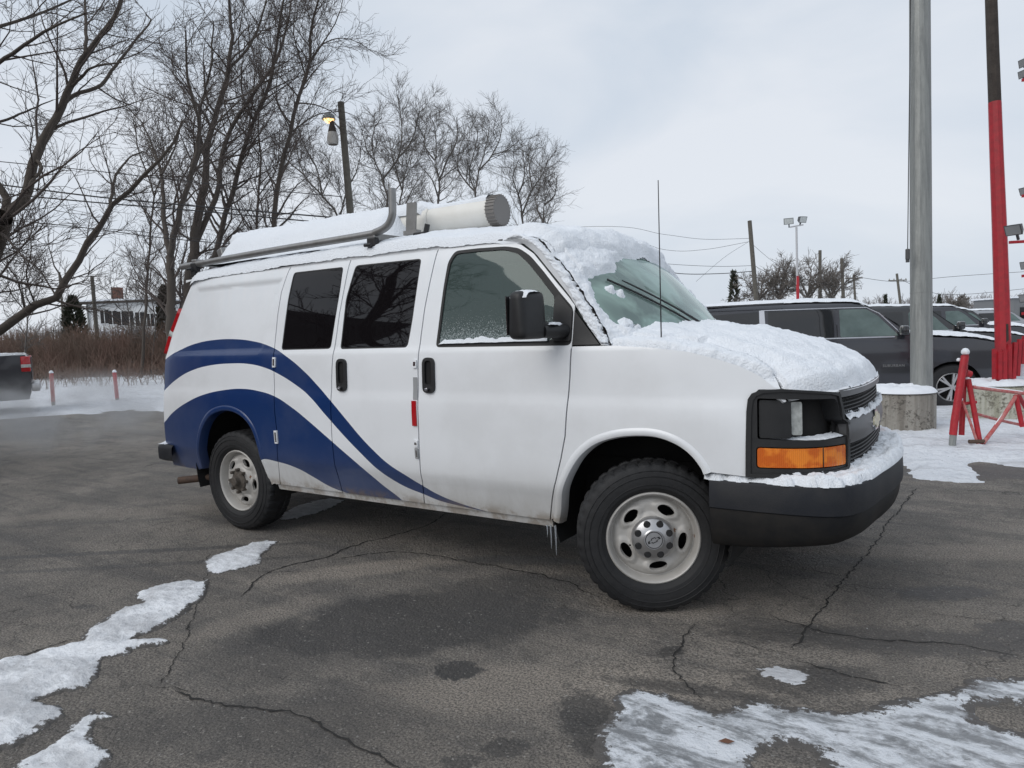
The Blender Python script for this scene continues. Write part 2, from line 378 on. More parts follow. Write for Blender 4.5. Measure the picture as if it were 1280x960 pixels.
# plan curve of the front bumper
_BX = [.22, .45, .64, .78, .87, .92, .948, .968, .992, 1.01, 1.018]
_BY = [-.978, -.977, -.967, -.942, -.89, -.79, -.66, -.5, -.33, -.15, 0]
_T = [0.0]
for _i in range(1, len(_BX)): _T.append(_T[-1] + math.hypot(_BX[_i]-_BX[_i-1], _BY[_i]-_BY[_i-1]))
TMID = _T[-1]
_bx, _by = spl(_T, _BX), spl(_T, _BY)
def bump_pt(t, z, out=0.0):
    f = 1
    if t > TMID: t = 2*TMID-t; f = -1
    e = .004
    x, y = _bx(t), _by(t)
    tx, ty = _bx(min(t+e, TMID))-_bx(t-e), _by(min(t+e, TMID))-_by(t-e)
    l = math.hypot(tx, ty) or 1
    return (x + ty/l*out*1, (y - tx/l*out)*f, z)
# windshield: u across (-1..1), v up (0..1)
def glass_pt(u, v):
    xb = .02 - .24*abs(u)**2.2; xt = -.58 - .13*abs(u)**2.2
    x = xb + (xt-xb)*v + .035*math.sin(math.pi*v)
    yb, yt = .915, .80
    return (x, u*(yb+(yt-yb)*v), 1.37 + .60*v + (.02 - .02*u*u)*v)
# hood and fender tops: u across (-1..1), v from the cowl (0) to the lip over the grille (1)
_drop = spl([0, .25, .5, .7, .85, .95, 1.0], [0, .012, .05, .105, .165, .215, .25])
def hood_pt(u, v):
    a = abs(u)
    xf = .885 - .12*a**2.5 - .155*a**9
    x = -.28 + (xf+.28)*v
    z = 1.372 - _drop(v) + .055*(1-a**2)*(1-v**3)
    w = side_half(x, min(z, 1.37)) - .004
    z -= .028*sstep(.93, 1.0, a)**2
    return (x, u*w, z)
_rz = spl([-4.2, -3.9, -3.4, -2.5, -1.8, -1.1, -.80, -.6], [1.955, 1.985, 2.0, 2.015, 2.018, 2.0, 1.965, 1.93])
def roof_pt(u, v):
    a = abs(u)
    xr, xf = -4.20 + .12*a**4, -.585 - .135*a**2.2
    x = xr + (xf-xr)*v
    z = _rz(x) + .095*(1-a**2.2)*min(1, .35+1.1*max(0,1-v)**.5)*min(1, .5+v*6)
    if v > .93: z = z + (1.985 + .015*(1-a*a) - z)*sstep(.93, 1, v)
    if a > 1: z -= (a-1)*2.4
    return (x, u*(_base(2.0) + .002 - (.05 if x < -4.05 else 0)*((-4.05-x)/.15 if x < -4.05 else 0)), z)
# ================================================================== the van
def paint(name, stripes=True):
    m = mat(name, (.80, .82, .845), .36, coat=.22); g = G(m)
    c = g.n('ShaderNodeTexCoord'); s = g.n('ShaderNodeSeparateXYZ'); g.l(c.outputs['Object'], s.inputs[0]); X, Z = s.outputs[0], s.outputs[2]
    col = g.mix(0.0, (.80, .82, .845), (.7, .7, .7))
    if stripes:
        u = g.math('MULTIPLY', g.math('ADD', X, 4.8), 1/5.0); z = g.math('MULTIPLY', Z, 1/2.0)
        def curve(pts):
            n = g.n('ShaderNodeFloatCurve'); cv = n.mapping.curves[0]; n.mapping.use_clip = False
            p = [((x+4.8)/5.0, zz/2.0) for x, zz in pts]
            cv.points[0].location = p[0]; cv.points[1].location = p[-1]
            for q in p[1:-1]: cv.points.new(*q)
            n.mapping.update(); g.l(u, n.inputs['Value']); return n.outputs[0]
        b1t = curve([(-4.8, 1.12), (-4.6, 1.24), (-4.35, 1.345), (-4.12, 1.417), (-3.877, 1.463), (-3.624, 1.484), (-3.368, 1.483), (-3.149, 1.462), (-2.923, 1.417), (-2.731, 1.343), (-2.543, 1.236), (-2.399, 1.128), (-2.272, 1.03), (-2.149, .922), (-2.03, .815), (-1.914, .724), (-1.801, .648), (-1.676, .587), (-1.563, .531), (-1.421, .47), (-1.274, .432), (-1.157, .412), (-1.0, .39), (.2, .3)])
        b1b = curve([(-4.8, .86), (-4.381, 1.084), (-4.163, 1.173), (-3.891, 1.249), (-3.631, 1.288), (-3.374, 1.301), (-3.158, 1.296), (-2.977, 1.269), (-2.83, 1.225), (-2.642, 1.146), (-2.494, 1.066), (-2.343, .945), (-2.162, .797), (-2.042, .706), (-1.912, .611), (-1.809, .55), (-1.69, .499), (-1.55, .463), (-1.43, .432), (-1.278, .414), (-1.1, .40), (.2, .4)])
        b2t = curve([(-4.8, .62), (-4.395, .826), (-4.265, .89), (-3.966, .996), (-3.722, 1.06), (-3.469, 1.098), (-3.249, 1.111), (-3.065, 1.099), (-2.875, 1.064), (-2.686, .988), (-2.509, .891), (-2.41, .832), (-2.175, .688), (-2.057, .614), (-1.969, .55), (-1.884, .487), (-1.796, .433), (-1.6, .3), (.2, .1)])
        b2b = curve([(-4.8, .10), (-3.12, .10), (-3.08, .583), (-2.898, .580), (-2.717, .549), (-2.554, .489), (-2.415, .434), (-2.268, .40), (-2.1, .36), (.2, .3)])
        gt = lambda a, b: g.math('GREATER_THAN', a, b)
        a = g.math('MULTIPLY', gt(b1t, z), gt(z, b1b)); b = g.math('MULTIPLY', gt(b2t, z), gt(z, b2b))
        k = g.math('MAXIMUM', a, b)
        col = g.mix(k, col, (.004, .030, .125))
    kb = g.math('SUBTRACT', 1, g.math('MULTIPLY', k, .72)) if stripes else g.math('ADD', 1, 0)
    # road grime low on the body, run marks
    nz = g.noise(c.outputs['Object'], 3.5, 6, .7); mp = g.n('ShaderNodeMapping'); mp.inputs['Scale'].default_value = (22, 22, 1.6); g.l(c.outputs['Object'], mp.inputs[0])
    run = g.noise(mp.outputs[0], 1.0, 4, .6)
    low = g.step(Z, .78, .36); d = g.math('MULTIPLY', low, g.math('ADD', g.math('MULTIPLY', nz, .8), g.math('MULTIPLY', run, .5)), clamp=True)
    col = g.mix(g.math('MULTIPLY', g.math('MULTIPLY', d, .8), kb), col, (.33, .31, .27))
    col = g.mix(g.math('MULTIPLY', g.step(g.noise(c.outputs['Object'], 1.7, 5, .65),   .42, .7), g.math('MULTIPLY', kb, .16)), col, (.45, .45, .44))
    edge = g.math('MULTIPLY', g.step(Z, .47, .40), g.step(g.noise(c.outputs['Object'], 9, 4, .7), .40, .6))
    col = g.mix(g.math('MULTIPLY', edge, .55), col, (.20, .14, .08))
    # frost dust on the upper body
    fz = g.math('MULTIPLY', g.step(Z, 1.50, 1.95), g.step(g.noise(mp.outputs[0], .9, 5, .7), .35, .7))
    col = g.mix(g.math('MULTIPLY', g.math('MULTIPLY', fz, .45), kb), col, (.74, .79, .83))
    g.l(col, g.b.inputs['Base Color'])
    r = g.math('ADD', g.math('MULTIPLY', d, .35), .30); g.l(r, g.b.inputs['Roughness'])
    g.l(g.bump(g.noise(c.outputs['Object'], 2.2, 2), .006), g.b.inputs['Normal'])
    return m
M['paint'] = paint('van_paint'); M['white'] = paint('plain_white_paint', False)
M['barplastic'] = mat('grey_grille_plastic', (.075, .075, .08), .4, var=(20, .5, (.11, .11, .11)))
M['bumper'] = mat('dark_grey_bumper', (.013, .015, .020), .6, bump=(200, .0008), var=(5, .9, (.028, .028, .030)), spec=.3)
M['airdam'] = mat('grimy_black_plastic', (.006, .0065, .008), .65, spec=.25, var=(6, .9, (.020, .018, .016)))
M['bowtie'] = mat('pale_gold_emblem', (.62, .58, .42), .35, .3)
M['rim'] = mat('steel_rim', (.40, .385, .37), .45, .12); g = G(M['rim']); _c = g.n('ShaderNodeTexCoord')
_rn = g.step(g.noise(_c.outputs['Object'], 13, 4, .6), .65, .70); _gn = g.step(g.noise(_c.outputs['Object'], 5, 6, .7), .35, .7)
g.l(g.mix(_rn, g.mix(g.math('MULTIPLY', _gn, .5), (.47, .455, .43), (.33, .31, .285)), (.17, .075, .03)), g.b.inputs['Base Color'])
M['tyre'] = mat('tyre_rubber', (.010, .0105, .012), .72, bump=(60, .002), var=(7, .8, (.020, .020, .021)))
M['opaqueglass'] = mat('light_block_pane', (.20, .23, .23), .8)  # opaque pane for the unseen far-side window, added to keep the cab dark
M['hubgrey'] = mat('grimy_hub', (.12, .105, .09), .7, .2, var=(40, .8, (.06, .045, .035)))
M['capgrey'] = mat('grey_tube_cap', (.20, .19, .18), .7)
van = empty('cargo_van', (0, 0, 0), label='white cargo van with blue swoosh stripes, snow on hood and roof, front wheel turned', cat='van')
PT, WH, BK = M['paint'], M['white'], M['black']
def xr(z): return spl([.4, .6, 1.0, 1.4, 1.71, 1.97, 2.02], [-4.47, -4.475, -4.42, -4.36, -4.20, -4.04, -4.0])(z)
def gapped(pts): return pts
seam1 = [(-2.955, .40), (-2.895, .59), (-2.865, .80), (-2.872, .94), (-2.872, 1.25), (-2.885, 1.43), (-2.885, 1.65), (-2.872, 1.81), (-2.815, 1.985)]
seam2 = [(-2.30, .40), (-2.297, .80), (-2.280, 1.17), (-2.262, 1.39), (-2.245, 1.63), (-2.20, 1.985)]
bseam = [(-1.565, .40), (-1.535, .56), (-1.525, .78), (-1.52, .90), (-1.515, 1.26), (-1.51, 1.46), (-1.497, 1.63), (-1.475, 1.78), (-1.44, 1.985)]
fseam = [(-.645, .40), (-.608, .525), (-.562, .647), (-.522, .772), (-.491, .894), (-.470, 1.088), (-.457, 1.216), (-.450, 1.362)]
doortop = [(-1.44, 1.985), (-1.096, 1.985), (-.926, 1.982), (-.826, 1.955), (-.734, 1.895), (-.655, 1.812), (-.572, 1.722), (-.494, 1.643), (-.448, 1.590)]
lipR = smooth_line([(-3.965, .45), (-3.925, .60), (-3.83, .79), (-3.69, .92), (-3.52, .975), (-3.36, .975), (-3.22, .925), (-3.12, .83), (-3.07, .70), (-3.05, .56), (-3.035, .44), (-3.02, .40)], 5)
lipF = smooth_line([(-.625, .40), (-.60, .47), (-.565, .60), (-.505, .72), (-.43, .82), (-.33, .895), (-.20, .94), (-.06, .957), (.05, .95), (.15, .915), (.225, .86), (.275, .795), (.292, .755)], 5)
def inset(l, d): return [(x+d, z) for x, z in l]
G2 = .004
for mir in (False, True):
    P = dict(mirror=mir)
    q = [(xr(z), z) for z in (.42, .6, .8, 1.0, 1.2, 1.4, 1.55, 1.71, 1.85, 1.96)] + [(xr(1.985), 1.985)] + inset(seam1, -G2)[::-1] + [(-3.0, .395)] + lipR[::-1] + [(-3.97, .43)]
    sheet('quarter_panel', PT, van, side_pt, q, step=.05, stepb=.03, **P)
    d1 = inset(seam1, G2) + inset(seam2, -G2)[::-1]
    w1 = arc_fill([(-2.808, 1.392), (-2.300, 1.392), (-2.262, 1.78), (-2.255, 1.944), (-2.762, 1.944), (-2.79, 1.76)], .028)
    w2 = arc_fill([(-2.208, 1.388), (-1.612, 1.388), (-1.588, 1.57), (-1.562, 1.940), (-2.140, 1.944), (-2.198, 1.727)], .028)
    a = sheet('side_door', PT, van, side_pt, d1, [w1], step=.06, stepb=.03, **P)
    sheet('window', M['darkglass'], a, side_pt, arc_fill([(-2.800, 1.400), (-2.308, 1.400), (-2.27, 1.78), (-2.263, 1.936), (-2.756, 1.936), (-2.782, 1.76)], .022), step=.12, out=-.004, depth=.004, **P)
    sheet('window_seal', M['rubber'], a, side_pt, w1, [arc_fill([(-2.800, 1.400), (-2.308, 1.400), (-2.27, 1.78), (-2.263, 1.936), (-2.756, 1.936), (-2.782, 1.76)], .022)], step=.12, out=-.002, depth=.006, **P)
    d2 = inset(seam2, G2) + inset(bseam, -G2)[::-1]
    b = sheet('side_door', PT, van, side_pt, d2, [w2], step=.06, stepb=.03, **P)
    w2i = arc_fill([(-2.200, 1.396), (-1.620, 1.396), (-1.596, 1.57), (-1.570, 1.932), (-2.134, 1.936), (-2.190, 1.727)], .022)
    sheet('window', M['darkglass'], b, side_pt, w2i, step=.12, out=-.004, depth=.004, **P)
    sheet('window_seal', M['rubber'], b, side_pt, w2, [w2i], step=.12, out=-.002, depth=.006, **P)
    # front door
    fd = inset(bseam, G2) + doortop[1:] + [(-.450, 1.362)] + inset(fseam, -G2)[::-1]
    wf = arc_fill([(-1.385, 1.385), (-.455, 1.378), (-.455, 1.575), (-.545, 1.665), (-.66, 1.79), (-.755, 1.885), (-.835, 1.935), (-.93, 1.955), (-1.14, 1.963), (-1.30, 1.963), (-1.345, 1.90), (-1.362, 1.75)], .03)
    c = sheet('front_door', PT, van, side_pt, fd, [wf], step=.06, stepb=.03, **P)
    gf = arc_fill([(-1.366, 1.405), (-.575, 1.405), (-.575, 1.640), (-.68, 1.755), (-.766, 1.845), (-.845, 1.908), (-.94, 1.937), (-1.14, 1.944), (-1.29, 1.944), (-1.325, 1.895), (-1.345, 1.75)], .025)
    sheet('window_seal', M['rubber'], c, side_pt, wf, [gf], step=.1, out=.001, depth=.012, **P)
    sheet('window', M['sideglass'] if not mir else M['opaqueglass'], c, side_pt, gf, step=.12, out=-.006, depth=0, **P)
    sheet('mirror_sail', BK, c, side_pt, arc_fill([(-.572, 1.40), (-.458, 1.40), (-.458, 1.565), (-.545, 1.655), (-.572, 1.63)], .01), step=.06, out=.010, depth=.012, **P)
    # fender, with the little black corner panel above it
    nz = [(.455, .745), (.455, .9), (.458, 1.05), (.47, 1.12), (.505, 1.152), (.585, 1.160)]
    top = [(.58, 1.152), (.51, 1.213), (.42, 1.262), (.30, 1.302), (.183, 1.334), (.0, 1.358), (-.19, 1.371), (-.28, 1.372)]
    fen = inset(fseam, G2)[::-1] + lipF[1:] + [(.30, .72), (.455, .72)] + nz + top + [(-.445, 1.372)]
    fen = [(-.445, 1.372)] + inset(fseam, G2)[::-1] + lipF[1:] + [(.455, .742)] + nz + top
    sheet('fender', PT, van, side_pt, fen, step=.05, stepb=.03, **P)
    sheet('corner_panel', BK, van, side_pt, [(-.446, 1.378), (-.285, 1.378), (-.446, 1.562)], step=.06, out=.006, depth=.02, **P)
    # arch lips: a rolled edge round each wheel opening
    for lip in (lipR, lipF):
        mb = MB(); ring = []
        sec = [(.0, .000, .004), (.010, .006, .0), (.026, .008, 0), (.038, .002, 0), (.046, -.02, 0), (.046, -.07, 0)]
        for i, (x, z) in enumerate(lip):
            x0, z0 = lip[max(i-1, 0)]; x1, z1 = lip[min(i+1, len(lip)-1)]; l = math.hypot(x1-x0, z1-z0); nx, nz_ = (z1-z0)/l, -(x1-x0)/l
            row = []
            for dn, o, _ in sec:
                xx, zz = x + nx*dn*1.0, z + nz_*dn*1.0
                p = side_pt(xx, zz); row.append((xx, -(side_half(xx, zz)+o)*(-1 if mir else 1), zz))
            ring.append(row)
        k = len(sec); mb.add([p for r in ring for p in r], [(i*k+j, i*k+j+1, (i+1)*k+j+1, (i+1)*k+j) for i in range(len(ring)-1) for j in range(k-1)])
        mb.build('arch_lip', PT, van, smooth=True)
    # rocker under the doors
    sheet('rocker_panel', WH, van, side_pt, [(-3.00, .352), (-.64, .352), (-.64, .393), (-3.00, .393)], step=.2, stepb=.02, out=-.012, depth=.03, **P)
    # handles
    for cx, dd in ((-1.427, c), (-2.177, b)):
        sg = 1 if mir else -1
        yb = sg*side_half(cx, 1.2)
        ou = arc_fill([(cx-.046, 1.108), (cx+.046, 1.108), (cx+.046, 1.324), (cx-.046, 1.324)], .04, 5)
        inn = arc_fill([(cx-.026, 1.162), (cx+.026, 1.162), (cx+.026, 1.306), (cx-.026, 1.306)], .022, 4)
        h = sheet('door_handle', BK, dd, side_pt, ou, [inn], step=.05, out=.014, depth=.016, **P)
        sheet('handle_recess', M['rubber'], h, side_pt, ou, step=.1, out=.002, depth=0, **P) if False else None
        sheet('handle_recess', M['dark'], dd, side_pt, inn, step=.05, out=.001, depth=0, **P)
        MB().lathe([(0, .0), (.009, .0), (.011, -.003), (.011, -.02)], 'Y', 14, (cx, yb+sg*.018, 1.135)).build('lock_cylinder', M['chrome'], dd, smooth=True) if sg < 0 else None
    # fuel/side markers, hinges and tape strips by the door seams
    if not mir:
        for (x0, z0, x1, z1, mt, nm, o) in ((-1.553, 1.262, -1.522, 1.312, WH, 'hinge', .010), (-1.556, 1.066, -1.522, 1.205, M['tape'], 'tape_strip', .002), (-1.564, .905, -1.530, 1.060, M['redlens'], 'reflector', .008),
                                            (-1.562, .775, -1.530, .815, WH, 'hinge', .010), (-1.558, .70, -1.532, .765, M['tape'], 'hinge', .008), (-2.880, 1.270, -2.850, 1.342, WH, 'hinge', .010), (-2.890, .72, -2.858, .815, WH, 'hinge', .010)):
            sheet(nm, mt, b if x0 > -2 else a, side_pt, arc_fill([(x0, z0), (x1, z0), (x1, z1), (x0, z1)], .004), step=.06, out=o, depth=o+.001)
            if nm == 'hinge':
                sheet('hinge_plate', M['chrome'], b if x0 > -2 else a, side_pt, arc_fill([(x0+.008, z0+.012), (x1-.006, z0+.012), (x1-.006, z1-.012), (x0+.008, z1-.012)], .004), step=.06, out=o+.002, depth=.003)
    # black backing added inside to stop light leaking through the panel gaps
    lin = [(-4.42, .42), (-4.36, 1.3), (-4.06, 1.96), (-1.45, 1.975), (-1.42, 1.37), (.40, 1.15), (.40, .74)] + [(x+.0, z+.03) for x, z in lipF[::-1]] + [(-.70, .41), (-2.95, .41)] + [(x, z+.03) for x, z in lipR[::-1]]
    sheet('gap_blackout', M['dark'], van, side_pt, lin, step=.15, out=-.018, depth=0, **P)
    # A pillar
    A_ = resample([side_pt(x, z) for x, z in [(-.97, 1.99), (-.92, 1.988), (-.815, 1.962), (-.725, 1.90), (-.645, 1.815), (-.56, 1.726), (-.485, 1.645), (-.44, 1.585), (-.36, 1.475), (-.275, 1.376)]], 24)
    B_ = resample([glass_pt(-1.035, v) for v in (1.02, .9, .75, .6, .45, .3, .15, 0.0)], 24); B_[0] = (-.80, -.80, 1.995)
    V = []; sg = -1 if mir else 1
    for k in range(24):
        pa, pb = Vector(A_[k]), Vector(B_[k])
        for j in range(6):
            t = j/5; p = pa.lerp(pb, t); w = (pb-pa).length*.22*math.sin(math.pi*t); p += Vector((.55, -.75, .25))*w
            V.append((p.x, p.y*sg, p.z))
    MB().add(V, [(i*6+j, i*6+j+1, (i+1)*6+j+1, (i+1)*6+j) for i in range(23) for j in range(5)]).build('windshield_pillar', WH, van, smooth=True)
    MB().tube([(glass_pt(-1.035, v)[0]+.006, glass_pt(-1.035, v)[1]*sg, glass_pt(-1.035, v)[2]+.004) for v in np.linspace(0, 1, 14)], .005, 6).build('windshield_trim', M['rubber'], van, smooth=True)
    # black drip rail over the doors
    rail = [side_pt(x, z) for x, z in ((xr(1.99)+.10, 1.986), (-3.6, 1.993), (-2.8, 2.0), (-2.0, 2.004), (-1.5, 2.002), (-1.1, 1.998), (-.96, 1.994))]
    MB().tube([(p[0], (p[1]-.004)*sg, p[2]) for p in smooth_line(rail, 4)], .007, 6).build('drip_rail', M['rubber'], van, smooth=True)
    # ---------- headlight unit
    outer = [(.150, .742), (.152, .9), (.156, 1.05), (.163, 1.108), (.180, 1.134), (.216, 1.148), (.32, 1.153), (.46, 1.140), (.60, 1.124), (.664, 1.110), (.672, 1.086), (.684, 1.05), (.694, .990), (.745, .966), (.736, .886), (.716, .742)]
    rec = arc_fill([(.204, .922), (.480, .908), (.722, .900), (.732, .955), (.676, .985), (.640, 1.074), (.618, 1.092), (.204, 1.112)], .012)
    amb = arc_fill([(.198, .785), (.346, .783), (.690, .768), (.700, .870), (.198, .886)], .018)
    z1 = sheet('headlight_bezel', BK, van, nose_pt, outer, [rec, amb], step=.05, depth=.085, out=.004, hint=(1, -1, 0), **P)
    z2 = sheet('bezel_back', M['dark'], z1, nose_pt, outer, step=.06, depth=0, out=-.082, hint=(1, -1, 0), **P)
    lipb = sheet('bezel_rim', BK, z1, nose_pt, [(a_, b_) for a_, b_ in outer], [[(.60*(a_-.44)*1.53+.44, (b_-.945)*.925+.948) for a_, b_ in outer]], step=.06, depth=.008, out=.012, hint=(1, -1, 0), **P)
    sheet('side_housing', BK, z1, nose_pt, arc_fill([(.212, .925), (.362, .922), (.362, 1.096), (.212, 1.104)], .014), step=.03, depth=.07, out=-.012, hint=(1, -1, 0), **P)
    sheet('headlight', M['clearlens'], z1, nose_pt, arc_fill([(.370, .935), (.432, .932), (.436, 1.088), (.370, 1.090)], .012), step=.03, depth=.04, out=-.035, hint=(1, -1, 0), **P)
    sheet('turn_signal', M['amber'], z1, nose_pt, arc_fill([(.203, .790), (.346, .788), (.685, .773), (.694, .865), (.203, .881)], .014), step=.04, depth=.02, out=.006, hint=(1, -1, 0), **P)
    sheet('signal_divider', M['rubber'], z1, nose_pt, [(.508, .78), (.511, .78), (.514, .876), (.511, .876)], step=.08, depth=.004, out=.0085, hint=(1, -1, 0), **P)
# ---------- rear
def rear_pt(u, z):
    h = side_half(xr(z), min(z, 1.98)); return (xr(z) - .13*(1-abs(u)**3) + .0, u*h, z)
for sg in (-1, 1):
    w = arc_fill([(sg*.12, 1.42), (sg*.72, 1.42), (sg*.70, 1.84), (sg*.12, 1.84)], .05)
    o = sheet('rear_door', WH, van, rear_pt, [(sg*.006, .46), (sg*.985, .46), (sg*.985, .8), (sg*.985, 1.3), (sg*.985, 1.93), (sg*.006, 1.93)], [w], step=.08, hint=(-1, 0, 0))
    sheet('window', M['darkglass'], o, rear_pt, w, step=.15, out=-.004, depth=0, hint=(-1, 0, 0))
    sheet('taillight', M['redlens'], van, rear_pt, [(sg*.90, 1.38), (sg*1.0, 1.38), (sg*1.0, 1.5), (sg*1.0, 1.62), (sg*1.0, 1.74), (sg*.90, 1.74)], step=.04, out=.030, depth=.035, hint=(-1, -.15*(-sg) if sg < 0 else .15, 0))
    sheet('taillight_lens', M['clearlens'], van, rear_pt, [(sg*.90, 1.51), (sg*1.0, 1.51), (sg*1.0, 1.565), (sg*.90, 1.565)], step=.04, out=.034, depth=.035, hint=(-1, 0, 0))
sheet('rear_header', WH, van, rear_pt, [(-.985, 1.94), (.985, 1.94), (.985, 2.0), (-.985, 2.0)], step=.1, hint=(-1, 0, 0))
sheet('gap_blackout', M['dark'], van, rear_pt, [(-.97, .44), (.97, .44), (.97, 1.98), (-.97, 1.98)], step=.15, out=-.03, depth=0, hint=(-1, 0, 0))  # black backing added to stop light leaking past the rear doors
mb = MB()
prof = []
for i in range(15):
    t = i/14; a = math.pi*(t-.5); y = math.copysign(abs(math.sin(a))**.35, a)*.955; x = -4.44 - .125*max(0, math.cos(a))**.35
    prof.append((x, y))
prof = [(-4.30, -.955)] + prof + [(-4.30, .955)]
for z, o in ((.475, -.03), (.49, -.004), (.52, 0), (.58, 0), (.600, -.006), (.612, -.02), (.614, -.09)):
    mb.v += [(x + (-o if abs(y) < .9 else 0), y*(1+o), z) for x, y in prof]
k = len(prof); mb.f += [(j*k+i, j*k+i+1, (j+1)*k+i+1, (j+1)*k+i) for j in range(6) for i in range(k-1)]
mb.build('rear_bumper', M['bumper'], van, smooth=True)
snow_on('snow', van, lambda a, b: (-4.44-.10*a, -.93+1.86*b, .613), (0, 1), (0, 1), 8, 50, lambda a, b: .028*min(1, 6*a, 6*(1-a))*min(1, 12*b, 12*(1-b)) + .008*fbm(a*3, b*20), up=1)
# ---------- roof
roof = sheet('roof', WH, van, roof_pt, [(u, 0) for u in np.linspace(-1, 1, 9)] + [(1, v) for v in np.linspace(.1, 1, 10)] + [(u, 1) for u in np.linspace(.9, -1, 16)] + [(-1, v) for v in np.linspace(.9, .1, 9)], step=.12, stepb=.06, depth=.02, hint=(0, 0, 1))
for z0 in (-1, 1):
    MB().add([(x, z0*(_base(1.99)+o), z) for x in np.linspace(-4.12, -.78, 30) for o, z in ((.0, 1.985+.0), (.002, _rz(x)-.0), (-.012, _rz(x)+.012))], [(i*3+j, i*3+j+1, i*3+j+4, i*3+j+3) for i in range(29) for j in range(2)]).build('roof_edge', WH, van, smooth=True)
def roof_snow(u, v):
    e = 1-abs(u); t = .050 + .035*(1-u*u) + .014*fbm(u*2, v*9)
    t *= max(.25, min(1, (e+.03)/.05)**.5)
    return t*min(1, v*25+.2)*(1 - .9*sstep(.955, .995, v))
snow_on('snow', van, roof_pt, (-1.015, 1.015), (.0, 1.0), 92, 190, roof_snow, up=.75, lump=.008)
# ---------- hood
us = spl([0, .5, .595, .70, .80, .88, .94, 1.0], [.868, .870, .873, .878, .903, .945, .972, .99])
hs = np.linspace(0, 1, 26)
hood = sheet('hood', WH, van, hood_pt, [(-us(v)+.004, v) for v in hs] + [(u, 1) for u in np.linspace(-.9, .9, 20)] + [(us(v)-.004, v) for v in hs[::-1]], step=.08, stepb=.05, depth=.02, hint=(0, 0, 1))
for sg in (-1, 1):
    sheet('fender_top', WH, van, hood_pt, [(sg*(us(v)+.004), v) for v in hs] + [(sg*1.0, v) for v in hs[::-1]], step=.05, stepb=.05, depth=.02, hint=(0, 0, 1))
def hood_snow(u, v):
    a = abs(u); s = us(v)
    base = .050 + .018*fbm(u*4, v*5) + .045*sstep(.30, 0, v)*sstep(1, .3, a)
    lipn = .993 + .012*fbm(u*3, v*30, 3)
    t = base*sstep(lipn-.008*0, .93, v)**.7 if v > .9 else base
    if v > .45: t = t*(.35+.65*sstep(s, s-.12, a)) if a < s else t
    if abs(a-s) < .010 and v > .55: return -.01
    if a > s-.005:
        lim = .985 - .02*sstep(.5, .95, v) + .012*fbm(v*25, u, 5)
        if v > .93: lim = .96
        t = .035*sstep(lim, lim-.03, a)
        if v > .80: t *= sstep(.97+.02*fbm(u*9, v*9), .86, v)
    return t if t > .002 else -.01
snow_on('snow', van, hood_pt, (-1, 1), (0, 1.0), 250, 130, hood_snow, up=.55, lump=.009)
# ---------- windshield, cowl, wipers
ws = sheet('windshield', M['windshield'], van, glass_pt, [(u, 0) for u in np.linspace(-1, 1, 13)] + [(u, 1) for u in np.linspace(1, -1, 13)], step=.08, depth=0, hint=(1, 0, .5))
sheet('windshield_seal', M['rubber'], van, glass_pt, [(u, -.02) for u in np.linspace(-1.03, 1.03, 13)] + [(u, .99) for u in np.linspace(1.02, -1.02, 13)], [[(u, .035) for u in np.linspace(-.975, .975, 13)] + [(u, .975) for u in np.linspace(.975, -.975, 13)]], step=.08, out=.002, depth=.01, hint=(1, 0, .5))
clear = [Vector((a, b)) for a, b in [(-.80, .645), (-.895, .60), (-.955, .46), (-.955, .314), (-.93, .18), (-.80, .10), (-.3, .08), (.1, .08), (.5, .06), (.9, .05), (.985, .2), (.985, .6), (.93, .72), (.75, .76), (.458, .815), (.11, .875), (-.238, .842), (-.483, .772), (-.60, .68), (-.70, .645)]]
def poly_dist(p, poly):
    """signed distance, inside positive"""
    x, y = p; ins = False; d = 1e9; n = len(poly); j = n-1
    for i in range(n):
        xi, yi = poly[i][0], poly[i][1]; xj, yj = poly[j][0], poly[j][1]
        if (yi > y) != (yj > y) and x < (xj-xi)*(y-yi)/(yj-yi)+xi: ins = not ins
        ex, ey = xj-xi, yj-yi; t = max(0, min(1, ((x-xi)*ex+(y-yi)*ey)/(ex*ex+ey*ey+1e-12))); dd = math.hypot(xi+ex*t-x, yi+ey*t-y); d = min(d, dd); j = i
    return d if ins else -d
def ws_snow(u, v):
    d = -poly_dist((u, v), clear) + .022*fbm(u*9, v*9, 2)
    if d <= 0:
        # small clumps left on the cleared glass
        for cu, cv, r in ((-.79, .50, .035), (-.74, .46, .03), (-.86, .17, .05), (-.82, .12, .045)):
            k = r - math.hypot(u-cu, (v-cv)*.8) + .012*fbm(u*20, v*20)
            if k > 0: return min(.03, k*1.2)
        return -.01
    t = .032*sstep(0, .06, d) + .004
    if u < -.93: t = min(t, .02+.01*fbm(u*14, v*14))
    return t + .012*fbm(u*7, v*7, 9)
snow_on('snow', van, glass_pt, (-1.032, 1.032), (0, 1.02), 200, 120, ws_snow, up=.3, lump=.008)
def pil(a, b):
    k = min(23, a*23); i = int(min(22, k)); f = k-i; A0 = Vector(AP[i]).lerp(Vector(AP[i+1]), f); B0 = Vector(BP[i]).lerp(Vector(BP[i+1]), f)
    p = A0.lerp(B0, b); w = (B0-A0).length*.22*math.sin(math.pi*b); return tuple(p + Vector((.55, -.75, .25))*w)
AP, BP = [tuple(p) for p in A_], [tuple(p) for p in B_]
snow_on('snow', van, pil, (0.0, 1.0), (.04, 1.0), 150, 28, lambda a, b: (.012 + .012*fbm(a*26, b*3, 4) - .016*(b > .80)*max(0, fbm(a*40, 1))*2)*min(1, 12*b), up=.2, lump=.006)
def header(u, b):
    p0, p1, p2 = Vector(roof_pt(u, .93)), Vector(roof_pt(u, 1.0)) + Vector((.075, 0, .035)), Vector(glass_pt(u, .83))
    p = p0*(1-b)**2 + p1*2*b*(1-b) + p2*b*b; return tuple(p)
